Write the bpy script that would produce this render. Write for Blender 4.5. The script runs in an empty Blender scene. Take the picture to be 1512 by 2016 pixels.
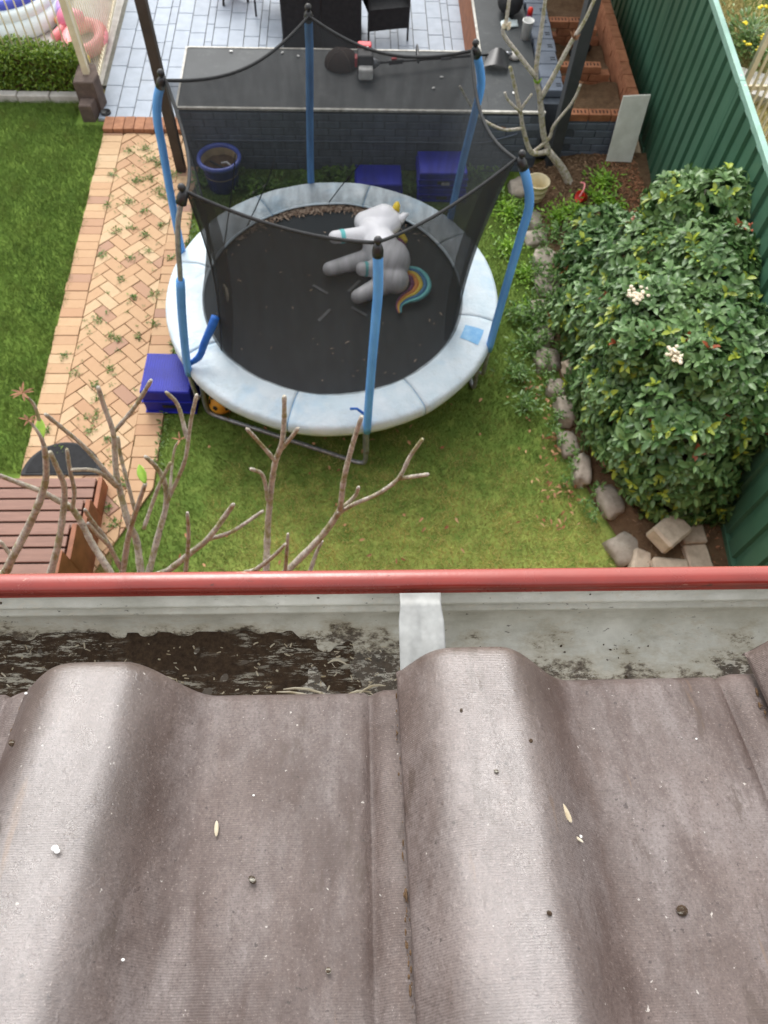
import bpy, bmesh, math, random
import numpy as np
from mathutils import Vector, Matrix, noise as mnoise

rng = np.random.default_rng(7)
random.seed(7)
R = math.radians
SC = bpy.context.scene
COL = SC.collection

# ------------------------------------------------------------------ camera
cam_d = bpy.data.cameras.new('camera')
cam = bpy.data.objects.new('camera', cam_d)
COL.objects.link(cam)
right = Vector((0.99923794, -0.02471107, 0.03021443))
down = Vector((-0.00744205, -0.8804944, -0.47399813))
fwd = Vector((0.03831663, 0.47341206, -0.88000731))
mw = Matrix.Identity(4)
for i in range(3):
    mw[i][0], mw[i][1], mw[i][2] = right[i], -down[i], -fwd[i]
mw[0][3], mw[1][3], mw[2][3] = 0.0, 0.0, 5.6
cam.matrix_world = mw
cam_d.sensor_fit = 'VERTICAL'
cam_d.sensor_height = 36.0
cam_d.lens = 26.0
cam_d.clip_start = 0.05
cam_d.clip_end = 2000.0
cam_d.dof.use_dof = True
cam_d.dof.focus_distance = 0.68
cam_d.dof.aperture_fstop = 16.0
SC.camera = cam

# ------------------------------------------------------------------ light
SUN_EL, SUN_AZ = R(47), R(-12)          # azimuth measured from +Y towards +X
w = bpy.data.worlds.new('World')
SC.world = w
w.use_nodes = True
nt = w.node_tree
bg = nt.nodes['Background']
sky = nt.nodes.new('ShaderNodeTexSky')
sky.sky_type = 'NISHITA'
sky.sun_disc = False
sky.sun_elevation = SUN_EL
sky.sun_rotation = SUN_AZ
sky.air_density = 1.0
sky.dust_density = 6.0
sky.ozone_density = 1.0
hs = nt.nodes.new('ShaderNodeHueSaturation')
hs.inputs['Saturation'].default_value = 0.28
nt.links.new(sky.outputs[0], hs.inputs['Color'])
# thin even cloud over the whole sky
cl_ = nt.nodes.new('ShaderNodeMix')
cl_.data_type = 'RGBA'
cl_.inputs['Factor'].default_value = 0.5
cl_.inputs[7].default_value = (6.4, 6.5, 6.6, 1.0)
nt.links.new(hs.outputs[0], cl_.inputs[6])
nt.links.new(cl_.outputs[2], bg.inputs['Color'])
bg.inputs['Strength'].default_value = 0.15
sd = bpy.data.lights.new('sun', 'SUN')
sd.energy = 0.72
sd.angle = R(26)
sd.color = (1.0, 0.98, 0.95)
sun = bpy.data.objects.new('sun', sd)
COL.objects.link(sun)
sdir = Vector((math.sin(SUN_AZ) * math.cos(SUN_EL), math.cos(SUN_AZ) * math.cos(SUN_EL), math.sin(SUN_EL)))
sun.rotation_euler = sdir.to_track_quat('Z', 'Y').to_euler()
sun.location = (-5, 9, 12)
SC.view_settings.view_transform = 'Standard'
SC.view_settings.look = 'None'
SC.view_settings.exposure = 0.92
SC.view_settings.gamma = 1.0
SC.view_settings.use_curve_mapping = False
SC.render.engine = 'CYCLES'
SC.cycles.use_denoising = True
SC.cycles.max_bounces = 8
SC.cycles.transparent_max_bounces = 24
SC.cycles.caustics_reflective = False
SC.cycles.caustics_refractive = False


# ------------------------------------------------------------------ materials
def L(r, g, b):
    def f(c):
        c /= 255.0
        return c / 12.92 if c <= 0.04045 else ((c + 0.055) / 1.055) ** 2.4
    return (f(r), f(g), f(b), 1.0)


def sc(c, k):
    return (c[0] * k, c[1] * k, c[2] * k, 1.0)


class MT:
    def __init__(s, name):
        s.m = bpy.data.materials.new(name)
        s.m.use_nodes = True
        s.n = s.m.node_tree.nodes
        s.l = s.m.node_tree.links
        s.b = s.n['Principled BSDF']
        s.geo = s.n.new('ShaderNodeNewGeometry')
        s.pos = s.geo.outputs['Position']

    def node(s, t, **kw):
        n = s.n.new(t)
        for k, v in kw.items():
            setattr(n, k, v)
        return n

    def objco(s):
        t = s.node('ShaderNodeTexCoord')
        return t.outputs['Object']

    def mapping(s, vec, scale=(1, 1, 1), loc=(0, 0, 0)):
        m = s.node('ShaderNodeMapping')
        m.inputs['Scale'].default_value = scale
        m.inputs['Location'].default_value = loc
        s.l.new(vec, m.inputs['Vector'])
        return m.outputs[0]

    def noise(s, scale, detail=4.0, rough=0.55, vec=None, dist=0.0):
        n = s.node('ShaderNodeTexNoise')
        n.inputs['Scale'].default_value = scale
        n.inputs['Detail'].default_value = detail
        n.inputs['Roughness'].default_value = rough
        n.inputs['Distortion'].default_value = dist
        s.l.new(vec if vec is not None else s.pos, n.inputs['Vector'])
        return n.outputs['Fac']

    def ramp(s, fac, p0, p1, c0=(0, 0, 0, 1), c1=(1, 1, 1, 1)):
        if p0 > p1:
            p0, p1, c0, c1 = p1, p0, c1, c0
        r = s.node('ShaderNodeValToRGB')
        r.color_ramp.elements[0].position = p0
        r.color_ramp.elements[1].position = p1
        r.color_ramp.elements[0].color = c0
        r.color_ramp.elements[1].color = c1
        s.l.new(fac, r.inputs['Fac'])
        return r.outputs['Color']

    def mix(s, fac, a, b, mode='MIX'):
        m = s.node('ShaderNodeMix', data_type='RGBA', blend_type=mode)
        for val, sock in ((fac, m.inputs['Factor']), (a, m.inputs[6]), (b, m.inputs[7])):
            if hasattr(val, 'links'):
                s.l.new(val, sock)
            else:
                sock.default_value = val
        return m.outputs[2]

    def math(s, op, a, b=0.0):
        m = s.node('ShaderNodeMath', operation=op)
        for val, sock in ((a, m.inputs[0]), (b, m.inputs[1])):
            if hasattr(val, 'links'):
                s.l.new(val, sock)
            else:
                sock.default_value = val
        return m.outputs[0]

    def xyz(s, vec=None):
        x = s.node('ShaderNodeSeparateXYZ')
        s.l.new(vec if vec is not None else s.pos, x.inputs[0])
        return x.outputs

    def rand(s):
        return s.node('ShaderNodeObjectInfo').outputs['Random']

    def vary(s, col, amt, fac=None):
        """brightness variation per object, or by the given 0..1 value"""
        h = s.node('ShaderNodeHueSaturation')
        v = s.math('MULTIPLY_ADD', fac if fac is not None else s.rand(), 2 * amt)
        v.node.inputs[2].default_value = 1 - amt
        s.l.new(v, h.inputs['Value'])
        s.l.new(col, h.inputs['Color'])
        return h.outputs[0]

    def bump(s, h, strength=0.3, dist=0.005):
        b = s.node('ShaderNodeBump')
        b.inputs['Strength'].default_value = strength
        b.inputs['Distance'].default_value = dist
        s.l.new(h, b.inputs['Height'])
        if s.b.inputs['Normal'].links:
            s.l.new(s.b.inputs['Normal'].links[0].from_socket, b.inputs['Normal'])
        s.l.new(b.outputs[0], s.b.inputs['Normal'])

    def done(s, col, rough=0.7, metal=0.0, spec=0.5):
        if hasattr(col, 'links'):
            s.l.new(col, s.b.inputs['Base Color'])
        else:
            s.b.inputs['Base Color'].default_value = col
        if hasattr(rough, 'links'):
            s.l.new(rough, s.b.inputs['Roughness'])
        else:
            s.b.inputs['Roughness'].default_value = rough
        s.b.inputs['Metallic'].default_value = metal
        s.b.inputs['Specular IOR Level'].default_value = spec
        return s.m


def simple(name, c, c2=None, scale=6.0, rough=0.7, rnd=0.0, bump=0.0, bscale=60.0, spec=0.4, metal=0.0, p=(0.35, 0.65)):
    t = MT(name)
    c2 = c2 or sc(c, 0.8)
    col = t.ramp(t.noise(scale, 5), p[0], p[1], c, c2)
    if rnd:
        col = t.vary(col, rnd)
    if bump:
        t.bump(t.noise(bscale, 4), bump, 0.004)
    return t.done(col, rough, metal, spec)


M = {}
# roof tile: worn glazed concrete, fine cross ribbing, grey bloom and speckles
t = MT('concrete_roof_tile')
n1 = t.noise(7, 7, 0.62)
col = t.ramp(n1, 0.36, 0.64, L(110, 96, 91), L(78, 63, 57))
bloom = t.ramp(t.noise(13, 6, 0.65, t.mapping(t.pos, (1.6, 0.6, 0.6), (3, 1, 0))), 0.44, 0.66)
col = t.mix(t.math('MULTIPLY', bloom, 0.6), col, L(132, 124, 122))
brn = t.ramp(t.noise(10, 6, 0.65, t.mapping(t.pos, (2.2, 0.7, 0.7), (13, 4, 0))), 0.5, 0.66)
col = t.mix(t.math('MULTIPLY', brn, 0.8), col, L(66, 48, 41))
fine = t.noise(430, 5, 0.8)
col = t.mix(t.math('MULTIPLY', t.ramp(fine, 0.50, 0.36), 0.6), col, L(58, 46, 43))
col = t.mix(t.math('MULTIPLY', t.ramp(fine, 0.58, 0.70), 0.6), col, L(166, 154, 148))
mid_ = t.noise(110, 6, 0.75)
col = t.mix(t.math('MULTIPLY', t.ramp(mid_, 0.50, 0.36), 0.3), col, L(70, 57, 53))
stain = t.ramp(t.noise(20, 8, 0.74, t.mapping(t.pos, (1.3, 0.45, 0.45), (7, 2, 0))), 0.59, 0.64)
col = t.mix(t.math('MULTIPLY', stain, 0.65), col, L(66, 51, 42))
streak = t.ramp(t.noise(60, 4, 0.6, t.mapping(t.pos, (1.0, 0.12, 0.12), (1, 2, 0))), 0.66, 0.74)
col = t.mix(t.math('MULTIPLY', streak, 0.4), col, L(128, 98, 66))
sp = t.ramp(t.noise(190, 3, 0.55, t.mapping(t.pos, (1, 1, 1), (5, 5, 5))), 0.68, 0.72)
col = t.mix(t.math('MULTIPLY', sp, 0.75), col, L(46, 36, 33))
lich = t.ramp(t.noise(170, 3, 0.55, t.mapping(t.pos, (1, 1, 1), (15, 5, 5))), 0.715, 0.745)
col = t.mix(t.math('MULTIPLY', lich, 0.6), col, L(206, 200, 192))
wv = t.node('ShaderNodeTexWave', wave_type='BANDS', bands_direction='Y')
wv.inputs['Scale'].default_value = 190
wv.inputs['Distortion'].default_value = 3.0
wv.inputs['Detail'].default_value = 3
wv.inputs['Detail Scale'].default_value = 0.35
t.l.new(t.objco(), wv.inputs['Vector'])
wfade = t.ramp(t.noise(9, 3, 0.5, t.mapping(t.pos, (1, 1, 1), (2, 9, 1))), 0.35, 0.6)
wvv = t.math('MULTIPLY', wv.outputs['Fac'], wfade)
col = t.mix(t.math('MULTIPLY', wvv, 0.25), col, L(66, 54, 50))
t.bump(wvv, 0.35, 0.0005)
t.bump(fine, 0.7, 0.0009)
t.bump(t.ramp(t.noise(75, 3, 0.5), 0.62, 0.72), 0.3, 0.0012)
t.b.inputs['IOR'].default_value = 1.85
# the rolls are rubbed to a polish, the pans stay matt
ox, oy, oz = t.xyz(t.objco())
crest = t.math('MULTIPLY', t.ramp(ox, 0.012, 0.05), t.ramp(ox, 0.125, 0.085))
rgh = t.ramp(t.noise(18, 5, 0.6, t.mapping(t.pos, (2.0, 0.6, 0.6))), 0.36, 0.64, (0.44, 0.44, 0.44, 1), (0.62, 0.62, 0.62, 1))
pol = t.ramp(t.noise(40, 5, 0.65), 0.3, 0.7, (0.24, 0.24, 0.24, 1), (0.36, 0.36, 0.36, 1))
crf = t.math('MULTIPLY', crest, 1.0)
rmix = t.mix(crf, rgh, pol)
slev = t.math('ADD', 0.28, t.math('MULTIPLY', crf, 0.58))
t.l.new(slev, t.b.inputs['Specular IOR Level'])
M['tile'] = t.done(t.vary(col, 0.04), rmix, 0, 0.6)

# gutter enamel (red), lining (pale grey, stained) and silt
t = MT('red_enamel')
x, y, z = t.xyz()
col = t.ramp(t.noise(20, 5), 0.3, 0.7, L(142, 50, 41), L(122, 42, 35))
sky_pink = t.math('ADD', t.math('MULTIPLY', t.math('SUBTRACT', y, 0.2765), 260.0), t.math('MULTIPLY', t.math('SUBTRACT', t.noise(30, 5, 0.6, t.mapping(t.pos, (0.25, 1, 1))), 0.5), 1.6))
col = t.mix(t.math('MULTIPLY', t.ramp(sky_pink, 0.0, 1.0), 0.6), col, L(170, 94, 86))  # pink sky reflection painted into the colour along the lip's upper side
ch = t.ramp(t.noise(140, 4, 0.6, t.mapping(t.pos, (0.35, 1, 1))), 0.68, 0.72)
col = t.mix(t.math('MULTIPLY', ch, 0.7), col, L(74, 44, 36))
ch2 = t.ramp(t.noise(90, 4, 0.6, t.mapping(t.pos, (0.4, 1, 1), (4, 4, 4))), 0.68, 0.73)
col = t.mix(t.math('MULTIPLY', ch2, 0.6), col, L(206, 160, 140))
t.bump(t.noise(160, 3), 0.15, 0.001)
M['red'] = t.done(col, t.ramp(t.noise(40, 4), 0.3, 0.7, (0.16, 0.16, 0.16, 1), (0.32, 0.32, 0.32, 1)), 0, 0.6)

t = MT('gutter_lining')
x, y, z = t.xyz()
base = t.ramp(t.noise(25, 6, 0.6), 0.3, 0.7, L(222, 222, 214), L(190, 190, 180))
sm = t.ramp(t.noise(60, 6, 0.7, t.mapping(t.pos, (0.3, 1.0, 1.0), (3, 3, 3))), 0.5, 0.75)
base = t.mix(t.math('MULTIPLY', sm, 0.35), base, L(126, 122, 108))
# silt clings low in the trough; thick along the blocked half, patchy beyond the bracket
low = t.ramp(z, 0.0, 1.0)
low = t.math('MINIMUM', t.math('MAXIMUM', t.math('MULTIPLY', t.math('SUBTRACT', 4.872, z), 28.0), 0.0), 1.0)
alongx = t.math('MAXIMUM', t.math('MINIMUM', t.math('MULTIPLY', t.math('SUBTRACT', 0.10, x), 1.1), 0.20), 0.0)
nz = t.noise(24, 9, 0.76, t.mapping(t.pos, (0.55, 1.0, 1.0)))
s1 = t.math('ADD', nz, t.math('MULTIPLY', low, t.math('ADD', alongx, 0.145)))
hi = t.math('MINIMUM', t.math('MAXIMUM', t.math('MULTIPLY', t.math('SUBTRACT', z, 4.876), 60.0), 0.0), 1.0)
s1 = t.math('SUBTRACT', s1, t.math('MULTIPLY', hi, 0.05))
s1 = t.math('ADD', s1, t.math('MULTIPLY', t.math('SUBTRACT', 0.212, y), 2.6))
mask = t.ramp(s1, 0.61, 0.68)
yel = t.ramp(s1, 0.50, 0.66)
col = t.mix(t.math('MULTIPLY', yel, 0.6), base, L(158, 142, 108))
drt = t.ramp(t.noise(120, 5, 0.7), 0.3, 0.7, L(40, 32, 25), L(84, 69, 55))
col = t.mix(t.math('MULTIPLY', mask, 0.92), col, drt)
fl = t.ramp(t.noise(170, 6, 0.78, t.mapping(t.pos, (0.6, 1.3, 1.0), (2, 0, 0))), 0.53, 0.57)
flm = t.math('MULTIPLY', fl, t.ramp(t.noise(18, 4, 0.6, t.mapping(t.pos, (0.6, 1.0, 1.0), (9, 3, 0))), 0.42, 0.55))
col = t.mix(t.math('MULTIPLY', flm, 0.85), col, L(204, 200, 188))
dots = t.ramp(t.noise(190, 4, 0.65, t.mapping(t.pos, (0.6, 1, 1), (1, 7, 0))), 0.66, 0.70)
col = t.mix(t.math('MULTIPLY', dots, 0.75), col, L(54, 46, 40))
t.bump(t.noise(150, 5, 0.7), 0.35, 0.0015)
M['lining'] = t.done(col, 0.5, 0, 0.4)

t = MT('gutter_silt')
col = t.ramp(t.noise(160, 6, 0.75), 0.3, 0.72, L(46, 35, 26), L(90, 72, 55))
fl = t.ramp(t.noise(130, 7, 0.8, t.mapping(t.pos, (0.28, 1.6, 1.0), (2, 0, 0))), 0.53, 0.58)
flm = t.math('MULTIPLY', fl, t.ramp(t.noise(16, 3, 0.5, t.mapping(t.pos, (0.5, 1.0, 1.0), (9, 3, 0))), 0.40, 0.52))
col = t.mix(t.math('MULTIPLY', flm, 0.9), col, L(198, 194, 180))
t.bump(t.noise(190, 6, 0.8), 0.8, 0.004)
M['silt'] = t.done(col, 0.85, 0, 0.3)
M['straw'] = simple('dry_straw', L(205, 198, 180), L(165, 150, 122), 60, 0.8)

t = MT('galvanised_steel')
v = t.node('ShaderNodeTexVoronoi')
v.inputs['Scale'].default_value = 160
t.l.new(t.pos, v.inputs['Vector'])
col = t.mix(0.35, t.ramp(t.noise(45, 5), 0.3, 0.7, L(158, 160, 158), L(126, 127, 124)), t.ramp(v.outputs['Distance'], 0, 1, L(164, 165, 163), L(130, 131, 129)))
rs = t.ramp(t.noise(60, 5, 0.7), 0.66, 0.75)
col = t.mix(t.math('MULTIPLY', rs, 0.35), col, L(140, 120, 92))
t.bump(t.noise(120, 3), 0.2, 0.001)
M['galv'] = t.done(col, 0.48, 0.25, 0.5)
M['tube_steel'] = simple('grey_steel_tube', L(168, 174, 178), L(132, 137, 140), 30, 0.4, metal=0.5)

M['trunk_wall'] = simple('house_brick', L(150, 96, 74), L(120, 74, 58), 18, 0.85, bump=0.3)
M['timber_white'] = simple('painted_fascia', L(206, 202, 192), L(180, 176, 166), 8, 0.6)

# trampoline
t = MT('faded_vinyl')
col = t.ramp(t.noise(5, 5), 0.3, 0.7, L(212, 223, 229), L(192, 210, 219))
bl = t.ramp(t.noise(3.5, 4, 0.5, t.mapping(t.pos, (1, 1, 1), (4, 2, 0))), 0.56, 0.72)
col = t.mix(t.math('MULTIPLY', bl, 0.45), col, L(150, 190, 216))
dt = t.ramp(t.noise(48, 6, 0.72), 0.66, 0.74)
col = t.mix(t.math('MULTIPLY', dt, 0.55), col, L(120, 116, 100))
gr = t.ramp(t.noise(7, 6, 0.7, t.mapping(t.pos, (1, 1, 1), (8, 8, 0))), 0.55, 0.75)
col = t.mix(t.math('MULTIPLY', gr, 0.3), col, L(158, 166, 156))
t.bump(t.noise(9, 4, 0.6), 0.6, 0.025)
t.bump(t.noise(40, 4, 0.6), 0.25, 0.006)
M['pad'] = t.done(t.vary(col, 0.04), 0.5, 0, 0.4)
M['pad_patch'] = simple('pad_unfaded_blue', L(104, 166, 214), L(140, 190, 224), 18, 0.5)
t = MT('jumping_mat_weave')
col = t.ramp(t.noise(2.2, 5), 0.3, 0.7, L(42, 48, 51), L(33, 38, 41))
ds = t.ramp(t.noise(60, 4, 0.6), 0.69, 0.74)
col = t.mix(t.math('MULTIPLY', ds, 0.3), col, L(110, 104, 96))
M['mat'] = t.done(col, 0.7, 0, 0.35)
M['mat_mark'] = simple('mat_grey_print', L(118, 120, 122), L(98, 100, 102), 30, 0.7)
t = MT('foam_blue')
col = t.ramp(t.noise(6, 4), 0.3, 0.7, L(104, 172, 240), L(88, 154, 226))
M['foam'] = t.done(t.vary(col, 0.08), 0.5, 0, 0.4)
M['foam_dark'] = simple('foam_blue_torn', L(44, 112, 200), L(36, 96, 180), 20, 0.55)
M['black_plastic'] = simple('black_plastic', L(44, 45, 47), L(34, 35, 37), 20, 0.4, spec=0.5)
M['black_cloth'] = simple('black_cloth', L(38, 39, 41), L(28, 29, 31), 20, 0.85)
t = MT('safety_net')
tr = t.node('ShaderNodeBsdfTransparent')
df = t.node('ShaderNodeBsdfDiffuse')
df.inputs['Color'].default_value = L(68, 71, 73)
mx = t.node('ShaderNodeMixShader')
nn = t.ramp(t.noise(14, 3, 0.5, t.mapping(t.pos, (1, 1, 0.25))), 0.3, 0.7, (0.64, 0.64, 0.64, 1), (0.76, 0.76, 0.76, 1))
t.l.new(nn, mx.inputs[0])
t.l.new(tr.outputs[0], mx.inputs[1])
t.l.new(df.outputs[0], mx.inputs[2])
t.l.new(mx.outputs[0], t.n['Material Output'].inputs['Surface'])
M['net'] = t.m
M['rope'] = simple('net_binding', L(50, 52, 53), L(40, 41, 42), 30, 0.8)

# pavers, bricks
t = MT('clay_paver')
r_ = t.rand()
cr = t.node('ShaderNodeValToRGB')
els = cr.color_ramp.elements
els[0].position, els[0].color = 0.0, L(204, 180, 146)
els[1].position, els[1].color = 1.0, L(162, 124, 106)
for p_, c_ in ((0.22, L(198, 168, 132)), (0.42, L(184, 147, 114)), (0.62, L(192, 160, 126)), (0.8, L(174, 135, 106)), (0.93, L(178, 138, 108)), (0.97, L(148, 112, 106))):
    e = els.new(p_)
    e.color = c_
t.l.new(r_, cr.inputs['Fac'])
mot = t.ramp(t.noise(22, 6, 0.65), 0.35, 0.7)
col = t.mix(0.3, cr.outputs[0], L(192, 164, 132))
col = t.mix(t.math('MULTIPLY', mot, 0.25), col, L(172, 136, 104))
gr = t.ramp(t.noise(90, 4, 0.7), 0.62, 0.75)
col = t.mix(t.math('MULTIPLY', gr, 0.3), col, L(120, 92, 66))
t.bump(t.noise(120, 4), 0.3, 0.003)
M['paver'] = t.done(col, 0.85, 0, 0.25)
M['joint'] = simple('paver_bedding', L(122, 104, 66), L(96, 92, 52), 12, 0.95)
M['ochre_edge'] = simple('edge_brick_tan', L(166, 118, 88), L(142, 98, 73), 18, 0.85, rnd=0.08, bump=0.25)

t = MT('patio_paver')
col = t.ramp(t.noise(7, 6, 0.6), 0.3, 0.7, L(162, 172, 184), L(147, 157, 169))
sm = t.ramp(t.noise(3, 5, 0.6), 0.55, 0.75)
col = t.mix(t.math('MULTIPLY', sm, 0.3), col, L(140, 144, 146))
t.bump(t.noise(60, 4), 0.2, 0.003)
M['patio'] = t.done(t.vary(col, 0.05), 0.6, 0, 0.4)
M['grout'] = simple('patio_grout', L(122, 121, 112), L(104, 103, 94), 12, 0.9)

t = MT('painted_brick_slate')
col = t.ramp(t.noise(10, 5), 0.3, 0.7, L(104, 113, 126), L(90, 98, 110))
t.bump(t.noise(80, 5), 0.4, 0.004)
M['slate_brick'] = t.done(t.vary(col, 0.09), 0.6, 0, 0.4)
M['slate_mortar'] = simple('painted_mortar', L(84, 91, 100), L(74, 80, 88), 20, 0.8)
t = MT('raw_brick_orange')
col = t.ramp(t.noise(14, 5), 0.3, 0.7, L(164, 112, 82), L(136, 88, 62))
t.bump(t.noise(90, 5), 0.4, 0.004)
M['raw_brick'] = t.done(t.vary(col, 0.12), 0.88, 0, 0.25)
M['core_hole'] = simple('brick_core_hole', L(70, 42, 30), L(56, 34, 24), 20, 0.95)
M['slate_hole'] = simple('painted_core_hole', L(50, 55, 62), L(42, 46, 52), 20, 0.9)
t = MT('bench_sheet')
col = t.ramp(t.noise(3, 6, 0.6), 0.3, 0.7, L(62, 66, 68), L(50, 54, 56))
sm = t.ramp(t.noise(9, 6, 0.7, t.mapping(t.pos, (1, 1, 1), (3, 9, 0))), 0.55, 0.72)
col = t.mix(t.math('MULTIPLY', sm, 0.4), col, L(96, 100, 98))
M['bench'] = t.done(col, 0.6, 0, 0.35)
M['white_trim'] = simple('worn_white_trim', L(206, 204, 196), L(168, 164, 154), 20, 0.7)
M['post'] = simple('dark_post_paint', L(72, 62, 56), L(60, 52, 47), 6, 0.6, bump=0.1)
M['post_grey'] = simple('charcoal_post_paint', L(62, 65, 68), L(52, 55, 58), 6, 0.6, bump=0.1)
M['timber'] = simple('stained_timber', L(150, 96, 62), L(124, 76, 48), 9, 0.7)

# earth and green
t = MT('soil')
col = t.ramp(t.noise(14, 7, 0.7), 0.3, 0.7, L(92, 72, 54), L(122, 98, 74))
t.bump(t.noise(40, 6, 0.7), 0.8, 0.02)
M['soil'] = t.done(col, 0.95, 0, 0.2)
t = MT('turf_base')
col = t.ramp(t.noise(5, 6, 0.65), 0.3, 0.7, L(88, 118, 48), L(124, 148, 66))
t.bump(t.noise(90, 5, 0.7), 0.7, 0.01)
M['turf'] = t.done(col, 0.95, 0, 0.2)
t = MT('yard_turf')
x, y, z = t.xyz()
col = t.ramp(t.noise(5, 6, 0.65), 0.3, 0.7, L(86, 112, 48), L(118, 140, 66))
dry = t.math('ADD', t.math('MULTIPLY', t.math('SUBTRACT', 3.75, y), 0.42), t.math('MULTIPLY', t.math('SUBTRACT', t.noise(7, 6, 0.7), 0.5), 2.4))
dry = t.math('MULTIPLY', dry, t.math('MINIMUM', t.math('MAXIMUM', t.math('ADD', x, 1.7), 0.1), 1.0))
col = t.mix(t.ramp(dry, 0.05, 0.75), col, L(154, 166, 86))
t.bump(t.noise(90, 5, 0.7), 0.7, 0.01)
M['yard_turf'] = t.done(col, 0.95, 0, 0.2)
t = MT('dry_turf')
col = t.ramp(t.noise(6, 7, 0.7), 0.3, 0.7, L(142, 136, 80), L(176, 160, 112))
t.bump(t.noise(30, 6, 0.7), 0.8, 0.02)
M['dryturf'] = t.done(col, 0.95, 0, 0.2)


def attr_mat(name, rough, spec, trans):
    t = MT(name)
    a = t.node('ShaderNodeAttribute', attribute_name='Col')
    t.l.new(a.outputs['Color'], t.b.inputs['Base Color'])
    t.b.inputs['Roughness'].default_value = rough
    t.b.inputs['Specular IOR Level'].default_value = spec
    if trans:
        tl = t.node('ShaderNodeBsdfTranslucent')
        t.l.new(a.outputs['Color'], tl.inputs['Color'])
        mx = t.node('ShaderNodeMixShader')
        mx.inputs[0].default_value = trans
        t.l.new(t.b.outputs[0], mx.inputs[1])
        t.l.new(tl.outputs[0], mx.inputs[2])
        t.l.new(mx.outputs[0], t.n['Material Output'].inputs['Surface'])
    return t.m


M['blade'] = attr_mat('grass_blade', 0.6, 0.3, 0.3)
M['leaf'] = attr_mat('glossy_leaf', 0.36, 0.5, 0.18)
M['chip'] = attr_mat('mulch_chip', 0.9, 0.2, 0.0)

t = MT('frangipani_bark')
col = t.ramp(t.noise(34, 6, 0.7), 0.36, 0.62, L(206, 200, 190), L(160, 151, 141))
lc = t.ramp(t.noise(60, 6, 0.75, t.mapping(t.pos, (1, 1, 1), (3, 1, 6))), 0.50, 0.58)
col = t.mix(t.math('MULTIPLY', lc, 0.7), col, L(206, 200, 180))
ms = t.ramp(t.noise(17, 6, 0.72, t.mapping(t.pos, (1, 1, 1), (9, 4, 2))), 0.50, 0.60)
col = t.mix(t.math('MULTIPLY', ms, 0.75), col, L(136, 132, 72))
dk = t.ramp(t.noise(85, 6, 0.75), 0.56, 0.64)
col = t.mix(t.math('MULTIPLY', dk, 0.6), col, L(70, 60, 52))
t.bump(t.noise(110, 6, 0.75), 0.9, 0.006)
M['bark'] = t.done(col, 0.9, 0, 0.25)

t = MT('composite_deck')
col = t.ramp(t.noise(8, 5, 0.6, t.mapping(t.pos, (0.5, 6, 6))), 0.3, 0.7, L(146, 112, 98), L(126, 95, 83))
t.bump(t.noise(60, 3, 0.6, t.mapping(t.pos, (0.1, 6, 6))), 0.3, 0.003)
M['deck'] = t.done(t.vary(col, 0.06), 0.6, 0, 0.4)
M['deck_side'] = simple('oiled_stringer', L(152, 96, 66), L(124, 76, 50), 10, 0.55)
M['rubber'] = simple('black_rubber_mat', L(52, 54, 56), L(40, 42, 44), 12, 0.75, bump=0.3)

t = MT('fence_green_steel')
col = t.ramp(t.noise(2.5, 5), 0.3, 0.7, L(70, 110, 88), L(60, 97, 77))
ds = t.ramp(t.noise(9, 6, 0.7), 0.56, 0.75)
col = t.mix(t.math('MULTIPLY', ds, 0.3), col, L(92, 126, 106))
M['fence'] = t.done(col, 0.45, 0, 0.45)
M['fence_rail'] = simple('fence_rail_green', L(150, 190, 174), L(136, 174, 158), 8, 0.4)
M['plinth'] = simple('plinth_timber', L(140, 124, 98), L(116, 102, 80), 12, 0.9)
M['cream'] = simple('cream_powdercoat', L(228, 218, 190), L(212, 200, 170), 8, 0.5)
M['board'] = simple('white_fibro_board', L(226, 226, 218), L(208, 208, 198), 7, 0.6)
M['concrete'] = simple('pale_concrete', L(200, 196, 190), L(176, 172, 164), 9, 0.85, bump=0.3)

t = MT('edging_rock')
col = t.ramp(t.noise(11, 7, 0.65), 0.3, 0.7, L(186, 176, 162), L(148, 138, 126))
ms = t.ramp(t.noise(18, 5, 0.7, t.mapping(t.pos, (1, 1, 1), (5, 5, 5))), 0.58, 0.74)
col = t.mix(t.math('MULTIPLY', ms, 0.4), col, L(96, 96, 70))
t.bump(t.noise(50, 6, 0.7), 0.6, 0.01)
M['rock'] = t.done(t.vary(col, 0.14), 0.9, 0, 0.2)
M['block'] = simple('sandy_concrete_block', L(200, 184, 164), L(174, 158, 140), 14, 0.9, rnd=0.08, bump=0.4)
M['pillar'] = simple('brown_concrete', L(106, 92, 84), L(88, 76, 70), 12, 0.85, bump=0.3)

M['crate'] = simple('blue_crate_plastic', L(34, 44, 168), L(28, 36, 148), 8, 0.5, spec=0.3)
M['sticker'] = simple('paper_sticker', L(196, 192, 200), L(150, 140, 170), 60, 0.7)
M['ball'] = simple('yellow_ball', L(226, 168, 60), L(206, 148, 48), 14, 0.5)
M['ball_spot'] = simple('ball_black_panel', L(48, 44, 36), L(40, 36, 30), 14, 0.5)
M['pot_blue'] = simple('glazed_blue', L(34, 44, 130), L(28, 36, 108), 8, 0.25, spec=0.6)
M['pot_rim'] = simple('glazed_blue_rim', L(86, 104, 190), L(70, 88, 172), 8, 0.25, spec=0.6)
M['pot_clay'] = simple('pot_inside_clay', L(196, 176, 136), L(174, 154, 116), 10, 0.85)
M['pot_cream'] = simple('cream_plastic_pot', L(226, 214, 178), L(206, 192, 154), 8, 0.55)
M['red_plastic'] = simple('red_plastic', L(222, 52, 38), L(204, 44, 32), 10, 0.4)
M['pink_plastic'] = simple('pink_plastic', L(236, 150, 150), L(226, 136, 140), 10, 0.45)
M['white_plastic'] = simple('white_plastic', L(232, 232, 228), L(214, 214, 210), 12, 0.5)
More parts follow.
